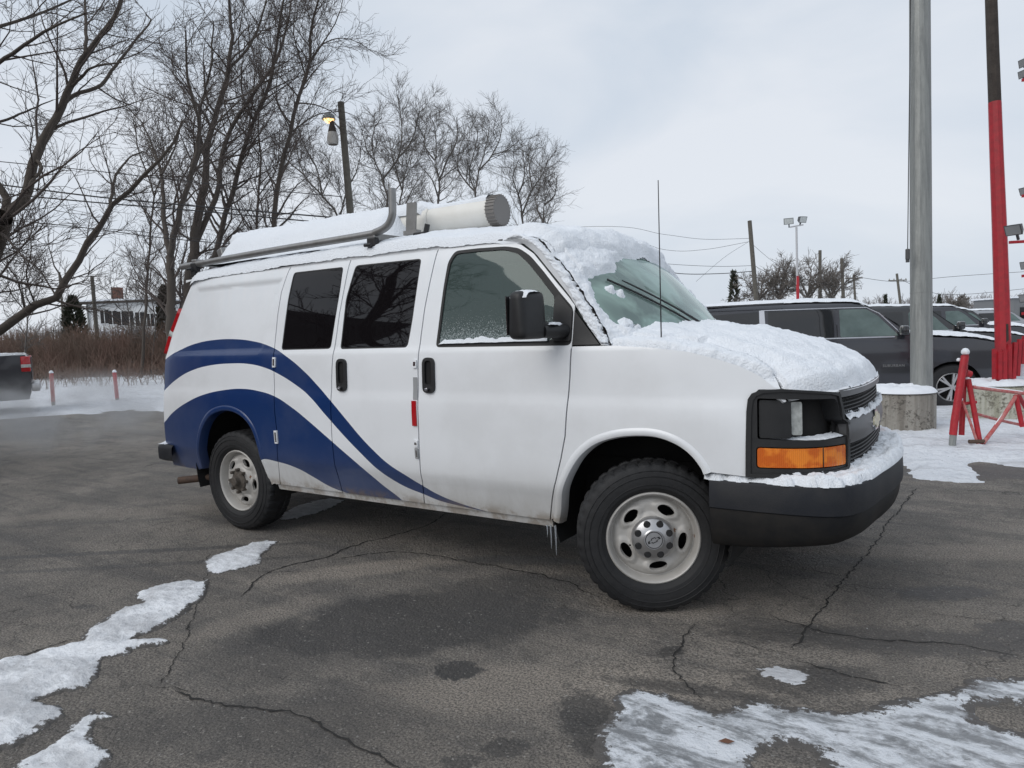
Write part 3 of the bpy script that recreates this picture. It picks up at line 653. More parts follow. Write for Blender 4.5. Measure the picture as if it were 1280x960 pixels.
snow_on('snow', van, header, (-1.0, 1.0), (0, 1), 110, 34, lambda u, b: (.034 + .050*(1-b)**1.1 + .020*fbm(u*5, b*3, 2))*min(1, 5*(1-b))**.5*min(1, .75+2*b)*min(1, (1.02-abs(u))*9)*sstep(.0, .05, .03-poly_dist((u, 1-.17*b), clear)) - .001, up=.5, lump=.009)
cow = lambda u, v: (glass_pt(u, 0)[0] + v*.07 - .01, glass_pt(u, 0)[1], 1.372 + .045*(1-u*u) - v*.01 - .012)
sheet('cowl', BK, van, cow, [(u, 0) for u in np.linspace(-1, 1, 12)] + [(u, 1.6) for u in np.linspace(1, -1, 12)], step=.1, depth=.02, hint=(0, 0, 1))
for u0, v0, u1, v1 in ((-.02, .05, -.66, .56), (.62, .045, .12, .14)):
    pts = [Vector(glass_pt(u0+(u1-u0)*t, v0+(v1-v0)*t)) + Vector((.018, 0, .016)) for t in np.linspace(0, 1, 8)]
    w_ = MB().tube(pts, [.009, .008, .007, .006, .006, .005, .005, .004], 6).build('wiper', BK, van, smooth=True)
    bl = [Vector(glass_pt(u0-.08+(u1-u0-.02)*t, v0+.02+(v1-v0)*1.02*t)) + Vector((.008, 0, .006)) for t in np.linspace(.15, 1, 8)]
    MB().tube(bl, .006, 5).build('wiper_blade', M['rubber'], w_, smooth=True)
ant = MB().tube([(.01, -.865, 1.365), (.01, -.865, 1.39)], [.013, .011], 10).tube([(.01, -.865, 1.39), (.012, -.865, 2.19)], [.0035, .0022], 6).build('antenna', BK, van, smooth=True)
# ---------- grille
S0, S1 = .700, 2*SMID-.700
def band(s0, s1, z0, z1, n=24): return [(s, z0) for s in np.linspace(s0, s1, n)] + [(s, z1) for s in np.linspace(s1, s0, n)]
gr = sheet('grille', M['barplastic'], van, nose_pt, band(.672, 2*SMID-.672, 1.092, 1.128), step=.06, depth=.05, out=.006, hint=(1, 0, .1))
sheet('grille_back', M['dark'], gr, nose_pt, band(.68, 2*SMID-.68, .745, 1.10), step=.08, depth=0, out=-.05, hint=(1, 0, 0))
mb = MB()
for z in [1.078, 1.060, 1.042, 1.024, 1.006, .99] + [.850, .832, .814, .796, .778, .762]:
    s0 = .69 if z > .95 else .745
    mb.tube([nose_pt(s, z, -.012) for s in np.linspace(s0, 2*SMID-s0, 30)], .0035, 4)
for s in np.arange(.70, 2*SMID-.70, .022):
    mb.tube([nose_pt(s, .985, -.014), nose_pt(s, 1.09, -.014)], .003, 4); 
    if .75 < s < 2*SMID-.75: mb.tube([nose_pt(s, .757, -.014), nose_pt(s, .86, -.014)], .003, 4)
mb.build('grille_mesh', BK, gr)
bar = sheet('grille_bar', M['barplastic'], gr, lambda s, z: nose_pt(s, z, .016*math.cos((z-.922)/.06*1.2)), band(.722, 2*SMID-.722, .864, .980), step=.06, stepb=.02, depth=.05, hint=(1, 0, 0))
sheet('lower_valance', BK, gr, nose_pt, band(.72, 2*SMID-.72, .725, .755), step=.06, depth=.05, out=-.002, hint=(1, 0, 0))
bt = [(-.12, -.022), (-.055, -.022), (-.045, -.046), (.045, -.046), (.055, -.022), (.12, -.022), (.105, .022), (.045, .022), (.035, .046), (-.035, .046), (-.045, .022), (-.105, .022)]
sheet('emblem_frame', M['chrome'], gr, nose_pt, [(SMID-.09+a*1.08, .922+b*1.12) for a, b in bt], step=.05, out=.020, depth=.02, hint=(1, 0, 0))
sheet('emblem', M['bowtie'], gr, nose_pt, [(SMID-.09+a*.94, .922+b*.86) for a, b in bt], step=.05, out=.025, depth=.008, hint=(1, 0, 0))
snow_on('snow', van, lambda s, b: nose_pt(s, .978 + .0*b, .018-.055*b), (.73, 2*SMID-.73), (0, 1), 150, 8, lambda s, b: max(-.01, .020 + .030*fbm(s*16, b*2, 8))*min(1, 8*b+.3), up=1, lump=.006)
snow_on('snow', van, lambda s, b: nose_pt(s, 1.124, .006-.03*b), (.80, 2*SMID-.80), (0, 1), 120, 5, lambda s, b: max(-.01, .004 + .020*fbm(s*9, b*2, 3)), up=1, lump=.002)
# ---------- front bumper
def zb(t): tt = min(t, 2*TMID-t); return .372 + .075*sstep(.1, .8, tt) - .0*tt
TT = list(np.linspace(.06, 2*TMID-.06, 70))
def strip(name, sec, m, z_of=lambda t, z: z):
    V = []; k = len(sec)
    for t in TT:
        for o, z in sec: V.append(bump_pt(t, z_of(t, z), o))
    return MB().add(V, [(i*k+j, i*k+j+1, (i+1)*k+j+1, (i+1)*k+j) for i in range(len(TT)-1) for j in range(k-1)] + [tuple(range(k)), tuple(range((len(TT)-1)*k, len(TT)*k))]).build(name, m, van, smooth=True)
strip('front_bumper', [(-.17, .69), (-.15, .712), (-.02, .718), (-.005, .714), (.0, .704), (.004, .62), (.003, .585), (-.004, .580), (-.02, .579)], M['bumper'])
strip('air_dam', [(-.05, .580), (-.008, .579), (-.006, .572), (-.012, .50), (-.018, .46), (-.03, .41), (-.05, .39), (-.15, .385)], M['airdam'], lambda t, z: z + (zb(t)-.372)*(.58-z)/.2*.9)
def bsn(t, b):
    tt = min(t, 2*TMID-t); w = 1.0 if tt > .9 else .90 + .14*fbm(t*9, 0, 2)
    k = (.030 + .017*sstep(.8, 1.3, tt))*(1 if b < w else 0) + .016*fbm(t*14, b*3, 6) - .012*(b > w-.1)
    if .38 < tt < .62: k += .01
    return k if b < w+.1*fbm(t*30, 2) else -.01
snow_on('snow', van, lambda t, b: bump_pt(t, .719, -.16+.165*b), (.03, 2*TMID-.03), (0, 1), 260, 22, bsn, up=1, lump=.007)
snow_on('snow', van, lambda s, b: nose_pt(s, .914-.012*b, -.065+.06*b), (.24, .70), (0, 1), 60, 6, lambda s, b: .005 + .005*fbm(s*20, b), up=1, lump=.002)
# ---------- mirrors
for sg in (-1, 1):
    bm = bmesh.new(); bmesh.ops.create_cube(bm, size=1)
    for v in bm.verts: v.co = Vector((v.co.x*.12*(.75 if v.co.z > 0 else 1), v.co.y*.195, v.co.z*.25))
    bmesh.ops.bevel(bm, geom=bm.edges[:], offset=.042, segments=4, affect='EDGES', profile=.6)
    bm.verts.index_update(); R = Matrix.Rotation(math.radians(-12)*sg*-1, 3, 'Z')
    vs = [Vector((-.60, sg*1.165, 1.545)) + R @ v.co for v in bm.verts]; fs = [tuple(v.index for v in f.verts) for f in bm.faces]; bm.free()
    mm = MB().add(vs, fs).build('side_mirror', BK, van, smooth=True)
    MB().tube([(-.55, sg*1.10, 1.458), (-.52, sg*1.02, 1.456), (-.50, sg*.95, 1.455)], [.034, .036, .042], 12).tube([(-.56, sg*1.10, 1.50), (-.52, sg*1.02, 1.472)], .02, 8).build('mirror_arm', BK, mm, smooth=True)
    MB().box((-.662, sg*1.165, 1.545), (.004, .16, .20), R).build('mirror_glass', M['chrome'], mm)
    if sg < 0:
        snow_on('snow', van, lambda a, b: (-.65+.10*a, -1.25+.17*b, 1.664-.03*(abs(b-.5)*2)**4), (0, 1), (0, 1), 18, 26, lambda a, b: .010*min(1, 5*a, 5-5*a, 5*b, 5-5*b) + .003*fbm(a*5, b*5), up=1, lump=.003)
        snow_on('snow', van, lambda a, b: (-.545+.05*a, -1.08+.12*b, 1.493-.01*b), (0, 1), (0, 1), 10, 22, lambda a, b: .016*min(1, 5*a, 5-5*a, 5*b, 5-5*b)+.003*fbm(a*3, b*9), up=1, lump=.005)
sn = lambda a, b: (a, -(side_half(a, 1.405) - .004 + .020*b), 1.402)
snow_on('snow', van, sn, (-1.36, -.60), (0, 1), 110, 6, lambda a, b: (1 if b < .7 else .15)*(.030 + .018*fbm(a*12, 0, 3))*sstep(-1.37, -1.3, a), up=1, lump=.004)
# ---------- wheels
def make_wheel(cap=True, loc=(0, 0, 0), rz=0.0, flip=False):
    NN = 144; prof = [(.238, -.06), (.2395, -.096), (.264, -.117), (.305, -.124), (.345, -.118), (.366, -.110), (.380, -.100), (.386, -.086), (.388, -.05), (.388, -.046), (.389, -.004), (.389, .004), (.388, .046), (.388, .05), (.386, .086), (.380, .100), (.366, .110), (.345, .118), (.305, .124), (.264, .117), (.2395, .096), (.238, .06)]
    V = []; F = []; n = len(prof)
    for k in range(NN):
        a = 2*math.pi*k/NN
        for i, (r, h) in enumerate(prof):
            if 5 <= i <= 16:
                ph = (k + (0 if i < 9 else 1 if i < 12 else 2)) % 4
                if ph == 0: r -= .009 if 6 <= i <= 15 else .003
                if i in (9, 12): r -= .009
            elif i in (4, 17) and k % 4 == 0: r -= 0; h *= .975
            V.append((r*math.cos(a), h, r*math.sin(a)))
    for k in range(NN):
        for i in range(n-1): F.append((k*n+i, k*n+i+1, ((k+1) % NN)*n+i+1, ((k+1) % NN)*n+i))
    tb = MB().add(V, F)
    for rr_, hh_ in ((.283, -.1215), (.325, -.1235), (.352, -.117)): tb.lathe([(rr_-.003, hh_+.002), (rr_, hh_-.0022), (rr_+.003, hh_+.002)], 'Y', 96)
    root = tb.build('wheel', M['tyre'], van, smooth=True)
    root.location = loc; root.rotation_euler = (0, 0, rz)
    try: root.data.set_sharp_from_angle(angle=math.radians(28))
    except Exception: pass
    hh = spl([0, .06, .10, .118, .135, .165, .195, .209, .216, .222, .230, .236], [.095, .092, .085, .068, .060, .062, .052, .038, .060, .084, .100, .094])
    slots = [[((.155+.026*math.sin(q))*math.cos(t0+.30*math.cos(q)), (.155+.026*math.sin(q))*math.sin(t0+.30*math.cos(q))) for q in np.linspace(0, 2*math.pi, 22, endpoint=False)] for t0 in [math.radians(135+72*k) for k in range(5)]]
    def rf(a, b):
        r = math.hypot(a, b); th = math.atan2(b, a); h = hh(r)
        for k in range(5):
            t0 = math.radians(135+72*k); d = abs((th-t0+math.pi) % (2*math.pi)-math.pi)
            e = math.hypot((d*.155)/.058, (r-.155)/.034); h += .010*sstep(1.5, .95, e)
        return (a, -h, b)
    ring = [(.236*math.cos(t), .236*math.sin(t)) for t in np.linspace(0, 2*math.pi, 72, endpoint=False)]
    ring = [(.2075*math.cos(t), .2075*math.sin(t)) for t in np.linspace(0, 2*math.pi, 72, endpoint=False)]
    disc = sheet('rim', M['rim'], root, rf, ring, slots, step=.0105, depth=.022, hint=(0, -1, 0))
    MB().lathe([(.200, -.045), (.2075, -.039), (.211, -.040), (.2145, -.052), (.218, -.072), (.222, -.088), (.226, -.098), (.231, -.102), (.236, -.1005), (.2395, -.096), (.240, -.085)], 'Y', 96).build('rim_lip', M['rim'], disc, smooth=True)
    MB().lathe([(.208, -.03), (.205, .0), (.200, .06), (.0, .065)], 'Y', 40).build('rim_barrel', M['dark'], root, smooth=True)
    if cap:
        cp = MB().lathe([(0, -.128), (.048, -.128), (.052, -.124), (.056, -.122), (.096, -.112), (.108, -.100), (.112, -.07)], 'Y', 48).build('hub_cap', M['chrome_dull'], root, smooth=True)
        for k in range(8):
            t = math.radians(22.5+45*k); MB().lathe([(0, -.004), (.015, -.004), (.0185, 0), (.0185, .01)], 'Y', 14, (.083*math.cos(t), -.116, .083*math.sin(t))).build('lug_nut_or_hole_shade', M['rubber'], root, smooth=True)  # raised dark discs drawn for the shaded lug holes of the cap
        MB().lathe([(.040, -.1285), (.042, -.130), (.044, -.1285)], 'Y', 40).build('cap_ring', M['rubber'], root, smooth=True)
        ca, sa = math.cos(.45), math.sin(.45); lo = [(a*ca-b*sa, a*sa+b*ca) for a, b in [(x*.29, y*.29) for x, y in bt]]
        MB().add([(a, -.1300, b) for a, b in lo] + [(a*.72, -.1300, b*.72) for a, b in lo], [(i, (i+1) % 12, 12+(i+1) % 12, 12+i) for i in range(12)]).build('emblem', M['rubber'], root)
    else:
        MB().lathe([(0, -.150), (.030, -.150), (.036, -.145), (.038, -.11), (.060, -.105), (.078, -.10), (.080, -.08)], 'Y', 28).build('axle_hub', M['hubgrey'], root, smooth=True)
        for k in range(8):
            t = math.radians(45*k); MB().lathe([(0, -.03), (.010, -.03), (.013, -.025), (.013, .01)], 'Y', 6, (.087*math.cos(t), -.092, .087*math.sin(t))).build('lug_nut_or_hole_shade', M['hubgrey'], root)
    if flip: root.rotation_euler = (0, 0, rz+math.pi)
    return root
M['chrome_dull'] = mat('hub_cap_silver', (.50, .50, .51), .32, .8, var=(16, .5, (.36, .35, .34)))
def copy_tree(o, parent=None):
    c = o.copy(); COL.objects.link(c); c.parent = parent
    for ch in o.children: copy_tree(ch, c)
    return c
wf_ = make_wheel(True, (-.06, -.885, .388), math.radians(28))
w2_ = copy_tree(wf_, van); w2_.location = (-.07, .80, .388); w2_.rotation_euler = (0, 0, math.radians(28)+math.pi)
wr_ = make_wheel(False, (-3.43, -.845, .388), 0)
w3_ = copy_tree(wr_, van); w3_.location = (-3.43, .845, .388); w3_.rotation_euler = (0, 0, math.pi)
# ---------- underneath and inside
D = M['dark']
mb = MB().box((-1.8, 0, .56), (5.1, 1.10, .30)).box((-1.85, 0, .455), (2.2, 1.60, .14)).box((-4.2, 0, .60), (.42, 1.6, .22)).box((.60, 0, .62), (.26, 1.0, .30))
mb.box((-1.95, 0, .73), (4.6, 1.0, .06)).tube([(-3.43, -.8, .39), (-3.43, .8, .39)], .06, 10).lathe([(0, -.16), (.12, -.14), (.17, 0), (.12, .14), (0, .16)], 'X', 16, (-3.43, 0, .39)).tube([(0, -.75, .36), (0, .75, .36)], .045, 8)
mb.build('underbody', D, van)
for cx, R, z0 in ((-.12, .50, .46), (-3.50, .50, .47)):
    for sg in (-1, 1):
        V = []; 
        for k in range(21):
            a = math.pi*(-.12+1.24*k/20); V += [(cx+R*math.cos(a), sg*.93, z0+R*math.sin(a)), (cx+R*math.cos(a), sg*.54, z0+R*math.sin(a))]
        ww = [(2*i, 2*i+1, 2*i+3, 2*i+2) for i in range(20)]
        V += [(cx-R, sg*.535, .30), (cx+R, sg*.535, .30)]; ww.append(tuple([2*i+1 for i in range(21)] + [42, 43]))
        MB().add(V, ww).build('wheel_well', D, van, smooth=False)
MB().tube([(-3.75, -.62, .40), (-3.95, -.80, .35), (-4.17, -.99, .335)], .030, 14, cap=False).tube([(-3.75, -.62, .40), (-3.95, -.80, .35), (-4.165, -.985, .335)], .026, 14).build('exhaust_pipe', M['rust'], van, smooth=True)
M['interior'] = mat('interior_grey', (.055, .065, .062), .9); M['bulk'] = mat('bulkhead_grey', (.12, .15, .145), .85)
MB().box((-1.50, 0, 1.33), (.02, 1.62, 1.25)).build('bulkhead', M['bulk'], van)
MB().box((-1.10, 0, .77), (.75, 1.7, .03)).box((-.05, 0, 1.16), (.5, 1.5, .28)).build('cab_floor', M['interior'], van)
MB().box((-.34, 0, 1.22), (.30, 1.66, .24), bevel=.05).box((-.30, .42, 1.35), (.26, .40, .05), bevel=.02).box((-.50, 0, 1.14), (.16, .6, .26), bevel=.03).build('dashboard', M['interior'], van)
sw = MB()
ctr = Vector((-.62, .42, 1.27)); ax = Vector((-.55, 0, .83)).normalized(); e1 = Vector((0, 1, 0)); e2 = ax.cross(e1)
sw.tube([ctr + e1*.19*math.cos(t) + e2*.19*math.sin(t) for t in np.linspace(0, 2*math.pi, 33)], .014, 8, cap=False).beam(ctr-e1*.18, ctr+e1*.18, .03, .02).tube([ctr, ctr-ax*.25], .03, 8)
sw.build('steering_wheel', BK, van, smooth=True)
for y in (-.42, .42):
    st = MB().box((-1.08, y, 1.00), (.50, .52, .16), bevel=.05).box((-1.33, y, 1.34), (.13, .50, .66), Matrix.Rotation(math.radians(-10), 3, 'Y'), bevel=.05).box((-1.38, y, 1.76), (.09, .26, .18), bevel=.035).build('seat', M['seat'], van, smooth=True)
sheet('headliner', M['interior'], van, roof_pt, [(u, .42) for u in np.linspace(-.97, .97, 9)] + [(u, .97) for u in np.linspace(.97, -.97, 9)], step=.2, depth=0, out=-.05, hint=(0, 0, 1))
for mir in (False, True):
    sheet('door_lining', M['interior'], van, side_pt, [(-1.44, .6), (-1.44, 1.975)] + [(x-.01, z-.012) for x, z in doortop[1:]] + [(-.30, 1.37), (-.42, 1.12), (-.62, .98), (-.68, .6)], [wf], step=.15, out=-.022, depth=0, mirror=mir)
    V = []; sg = 1 if mir else -1
    for k in range(24): V += [(A_[k][0]-.03, (abs(A_[k][1])-.02)*sg, A_[k][2]-.01), (B_[k][0]-.03, (abs(B_[k][1])-.02)*sg, B_[k][2]-.015)]
    MB().add(V, [(2*i, 2*i+1, 2*i+3, 2*i+2) for i in range(23)]).build('pillar_lining', M['interior'], van)
# ---------- icicles by the front wheel arch
mb = MB()
for x, y, l, r in ((-.640, -.935, .135, .006), (-.612, -.93, .17, .007), (-.66, -.94, .07, .005)):
    mb.tube([(x, y, .372), (x+.002, y, .372-l*.5), (x, y, .372-l)], [r, r*.6, .0008], 6)
mb.build('icicle', M['icicle'], van, smooth=True)
# ---------- ladder rack with the conduit tube
AL = M['alu']
for sg in (-1, 1):
    pts = [(-4.24, .78, 2.105), (-3.2, .78, 2.13), (-1.95, .78, 2.15)] if sg > 0 else smooth_line([(-4.24, sg*.78, 2.105), (-3.2, sg*.78, 2.13), (-2.15, sg*.78, 2.145), (-2.0, sg*.78, 2.155), (-1.90, sg*.78, 2.185), (-1.853, sg*.78, 2.245), (-1.845, sg*.78, 2.32), (-1.842, sg*.78, 2.42)], 5)
    rk = MB().tube(pts, .026, 12).build('rack_rail', AL, van, smooth=True)
    for x in (-2.03, -4.04):
        MB().box((x, sg*.785, 2.085), (.075, .05, .075), bevel=.01).box((x, sg*.800, 2.035), (.05, .035, .06), bevel=.008).tube([(x-.03, sg*.835, 2.07), (x+.03, sg*.835, 2.07)], .012, 8).build('rack_clamp', M['darkmetal'] if 'darkmetal' in M else BK, rk)
for x in (-2.03, -4.04):
    MB().box((x, 0, 2.125), (.06, 1.60, .05), bevel=.008).build('rack_crossbar', AL, van)
MB().box((-1.93, -.50, 2.275), (.085, .014, .20), Matrix.Rotation(math.radians(6), 3, 'Y')).box((-1.93, -.50, 2.17), (.12, .05, .03)).build('rack_bracket', AL, van)
MB().box((-4.00, -.55, 2.20), (.07, .05, .11), Matrix.Rotation(math.radians(-20), 3, 'Y'), bevel=.01).build('rack_bracket', AL, van)
MB().box((-1.75, -.62, 2.125), (.10, .06, .035), bevel=.01).tube([(-1.71, -.62, 2.13), (-1.69, -.62, 2.19)], .018, 8).build('rack_latch', BK, van)
cy, cz = -.28, 2.275
ct = MB().tube([(-4.10, cy, cz), (-1.352, cy, cz)], .098, 32).build('conduit_tube', M['pvc'], van, smooth=True)
MB().lathe([(.1005, -1.925), (.1045, -1.922), (.1045, -1.905), (.1005, -1.90)], 'X', 32, (0, cy, cz)).build('tube_joint', M['pvc'], ct, smooth=True)
cap = MB()
for k in range(28):
    a = 2*math.pi*k/28; cap.box((-1.357, cy+.100*math.cos(a), cz+.100*math.sin(a)), (.075, .014, .004), Matrix.Rotation(a, 3, 'X'))
cap.tube([(-1.392, cy, cz), (-1.322, cy, cz)], .101, 32)
cap.build('tube_cap', M['capgrey'] if 'capgrey' in M else mat('grey_tube_cap', (.22, .20, .18), .7), ct, smooth=True)
def tube_snow(x, a): return (x, cy - .098*math.sin(a), cz + .098*math.cos(a))
snow_on('snow', van, tube_snow, (-4.12, -1.40), (-1.25, 1.25), 130, 26, lambda x, a: (.040*sstep(-1.85, -2.0, x) + .006 + .016*sstep(-1.6, -1.4, x)*math.cos(a))*max(0, math.cos(a*1.15))**.5 + .006*fbm(x*3, a*2) - .03*(abs(a) > (1.25 if x < -1.95 else .75)), up=.5, lump=.010)
# heaped snow on the rack between the rails
snow_on('snow', van, lambda x, y: (x, y, 2.10), (-4.1, -2.0), (-.72, .72), 70, 50, lambda x, y: max(-.01, (.05 + (.235*sstep(-.74, -.36, y) if y < -.28 else .235*sstep(.15, -.25, y)))*min(1, (x+4.1)*6, (-2.0-x)*5) * min(1, (.72-abs(y))*6) + .010*fbm(x*3, y*3)), up=1, lump=.006)
# ================================================================== the ground
FWD = Vector((math.cos(YAW), math.sin(YAW), 0)); RGT = Vector((math.sin(YAW), -math.cos(YAW), 0)); UP = Vector((0, 0, 1))
def gz(x, y): return -.20*sstep(6.2, 11, y)*sstep(-9, -3, x)
def axis(*segs):
    a = []
    for lo, hi, n in segs: a += list(np.linspace(lo, hi, n, endpoint=False))
    return a + [segs[-1][1]]
def heightgrid(name, xs, ys, zf, m, keep=None, smooth=True):
    V = [(x, y, zf(x, y)) for x in xs for y in ys]; nb = len(ys); F = []
    K = [keep(x, y) for x in xs for y in ys] if keep else None
    for i in range(len(xs)-1):
        for j in range(nb-1):
            q = (i*nb+j, (i+1)*nb+j, (i+1)*nb+j+1, i*nb+j+1)
            if K is None or max(K[k] for k in q) > 0: F.append(q)
    used = sorted({k for f in F for k in f}); mp = {k: i for i, k in enumerate(used)}
    o = mesh(name, [V[k] for k in used], [tuple(mp[k] for k in f) for f in F], m, None, smooth)
    return o
def asphalt():
    m = mat('asphalt', (.1, .1, .1), .85); g = G(m); c = g.n('ShaderNodeTexCoord').outputs['Object']
    big = g.noise(c, .55, 5, .6, .3); mid = g.noise(c, 3.0, 6, .65); fine = g.noise(c, 105, 4, .75)
    vor = g.n('ShaderNodeTexVoronoi'); vor.inputs['Scale'].default_value = 62; g.l(c, vor.inputs['Vector'])
    col = g.mix(g.step(big, .38, .62), (.235, .212, .186), (.345, .308, .266))
    # tyre-worn streaks running along the drive
    mp = g.n('ShaderNodeMapping'); mp.inputs['Rotation'].default_value = (0, 0, math.radians(-24)); mp.inputs['Scale'].default_value = (.35, 3.2, 1); g.l(c, mp.inputs[0])
    st = g.noise(mp.outputs[0], 1.3, 6, .65)
    col = g.mix(g.math('MULTIPLY', g.step(st, .48, .64), .60), col, (.115, .110, .108))
    col = g.mix(g.math('MULTIPLY', g.step(mid, .44, .66), .50), col, (.135, .128, .122))
    blot = g.noise(c, 8.5, 7, .72, .5); col = g.mix(g.math('MULTIPLY', g.step(blot, .50, .66), .50), col, (.105, .099, .094))
    # salt-dry paler film
    col = g.mix(g.math('MULTIPLY', g.step(g.noise(c, 1.1, 8, .78), .48, .68), .50), col, (.40, .362, .315))
    pale = None
    # fine network of old cracks in places
    dv = g.n('ShaderNodeVectorMath', operation='ADD'); nn_ = g.n('ShaderNodeTexNoise'); nn_.inputs['Scale'].default_value = 5; nn_.inputs['Detail'].default_value = 5; g.l(c, nn_.inputs['Vector'])
    sc_ = g.n('ShaderNodeVectorMath', operation='SCALE'); sc_.inputs['Scale'].default_value = .30; g.l(nn_.outputs['Color'], sc_.inputs[0]); g.l(c, dv.inputs[0]); g.l(sc_.outputs[0], dv.inputs[1])
    ve_ = g.n('ShaderNodeTexVoronoi', feature='DISTANCE_TO_EDGE'); ve_.inputs['Scale'].default_value = 2.2; g.l(dv.outputs[0], ve_.inputs['Vector'])
    net = g.math('MULTIPLY', g.step(ve_.outputs['Distance'], .012, .002), g.step(g.noise(c, .9, 4, .6), .50, .60))
    sep = g.n('ShaderNodeSeparateXYZ'); g.l(c, sep.inputs[0]); X, Y = sep.outputs[0], sep.outputs[1]
    wob = g.math('MULTIPLY', g.math('SUBTRACT', g.noise(c, 3.4, 8, .72), .5), 1.6); wob2 = g.math('MULTIPLY', g.math('SUBTRACT', g.noise(c, 16, 8, .75), .5), 2.0)
    wet = None
    for px, py, a, b, rot, soft, w, amt in ((520, 775, .78, .40, 8, .22, wob, .95), (640, 735, .50, .22, 8, .3, wob, .7), (330, 905, .55, .22, 0, .35, wob, .5), (572, 838, .105, .085, 0, .06, wob2, 1.0), (1183, 741, .26, .10, 0, .25, wob2, .9), (1270, 790, .16, .12, 0, .2, wob2, .8),
                                            (1110, 800, .80, .14, -12, .4, wob2, .8), (1010, 850, .30, .12, 0, .3, wob2, .8), (262, 945, .05, .04, 0, .1, wob2, .7), (630, 935, .08, .06, 0, .1, wob2, .8), (575, 952, .08, .04, 0, .1, wob2, .7), (107, 758, .06, .035, 0, .2, wob2, .7), (1245, 590, .9, .35, -5, .3, wob, .8), (150, 690, 1.5, .045, 2, .3, wob2, .75), (170, 707, 1.3, .04, 3, .3, wob2, .6), (80, 655, 1.2, .05, 3, .3, wob2, .4), (360, 815, .5, .3, 10, .4, wob, .6),
                                            (900, 640, 1.7, .7, 25, .4, wob, .5), (740, 905, .12, .25, 10, .3, wob2, .9), (860, 862, .35, .05, -20, .3, wob2, .8), (1000, 700, .5, .12, -10, .4, wob2, .5), (650, 700, .5, .09, -12, .4, wob2, .8), (840, 815, .07, .05, 30, .3, wob2, .9)):
        p = floor_at(px, py); an = math.atan2(RGT.y, RGT.x) + math.radians(rot); ca, sa = math.cos(an), math.sin(an)
        dx = g.math('SUBTRACT', X, p.x); dy = g.math('SUBTRACT', Y, p.y)
        u = g.math('ADD', g.math('MULTIPLY', dx, ca/a), g.math('MULTIPLY', dy, sa/a)); v = g.math('ADD', g.math('MULTIPLY', dx, -sa/b), g.math('MULTIPLY', dy, ca/b))
        d = g.math('SQRT', g.math('ADD', g.math('MULTIPLY', u, u), g.math('MULTIPLY', v, v)))
        k = g.math('MULTIPLY', g.step(g.math('ADD', d, w), 1+soft, 1-soft), amt)
        wet = k if wet is None else g.math('MAXIMUM', wet, k)
    col = g.mix(g.math('MULTIPLY', wet, .86), col, (.042, .041, .041))
    col = g.mix(g.math('MULTIPLY', net, .75), col, (.03, .028, .027))
    for px, py, a, b, rot, amt in ((455, 712, .62, .13, 14, .75), (660, 860, .55, .20, 0, .6), (830, 760, .35, .12, -10, .5), (900, 860, .35, .10, 0, .6), (160, 640, 1.2, .16, 4, .4), (1210, 690, .9, .14, -8, .5), (330, 770, .4, .12, 40, .4)):
        p = floor_at(px, py); an = math.atan2(RGT.y, RGT.x) + math.radians(rot); ca, sa = math.cos(an), math.sin(an)
        dx = g.math('SUBTRACT', X, p.x); dy = g.math('SUBTRACT', Y, p.y)
        u = g.math('ADD', g.math('MULTIPLY', dx, ca/a), g.math('MULTIPLY', dy, sa/a)); v = g.math('ADD', g.math('MULTIPLY', dx, -sa/b), g.math('MULTIPLY', dy, ca/b))
        d = g.math('SQRT', g.math('ADD', g.math('MULTIPLY', u, u), g.math('MULTIPLY', v, v))); k = g.math('MULTIPLY', g.step(g.math('ADD', d, wob), 1.4, .6), amt)
        pale = k if pale is None else g.math('MAXIMUM', pale, k)
    col = g.mix(g.math('MULTIPLY', pale, g.math('SUBTRACT', 1, wet)), col, (.44, .385, .325))
    # stones in the mix
    col2 = g.mix(g.step(vor.outputs['Distance'], .34, .08), col, (.52, .475, .42)); n = g.n('ShaderNodeMix', data_type='RGBA'); n.inputs[0].default_value = .33; g.l(col, n.inputs[6]); g.l(col2, n.inputs[7]); col = n.outputs[2]
    col = g.mix(g.math('MULTIPLY', g.step(fine, .56, .42), .72), col, (.050, .046, .042))
    sp = g.noise(c, 45, 2, .5); col = g.mix(g.math('MULTIPLY', g.step(sp, .66, .72), .6), col, (.42, .40, .37))
    g.l(col, g.b.inputs['Base Color'])
    g.l(g.math('SUBTRACT', .88, g.math('MULTIPLY', wet, .42)), g.b.inputs['Roughness'])
    h = g.math('ADD', g.math('MULTIPLY', fine, .8), g.math('ADD', g.math('MULTIPLY', vor.outputs['Distance'], .5), g.math('MULTIPLY', mid, 3)))
    g.l(g.bump(h, .018), g.b.inputs['Normal']); return m
M['asphalt'] = asphalt()
xs = axis((-1500, -60, 10), (-60, -12, 24), (-12, 8, 60), (8, 60, 20), (60, 1500, 10)); ys = axis((-1500, -60, 10), (-60, -10, 16), (-10, 14, 70), (14, 60, 24), (60, 1500, 12))
gnd = heightgrid('ground', xs, ys, lambda x, y: gz(x, y) + .006*noise.noise(Vector((x*.9, y*.9, 3)))*(abs(x) < 12 and abs(y) < 10), M['asphalt'])
tag(gnd, 'grey cracked asphalt of the car lot', kind='structure')
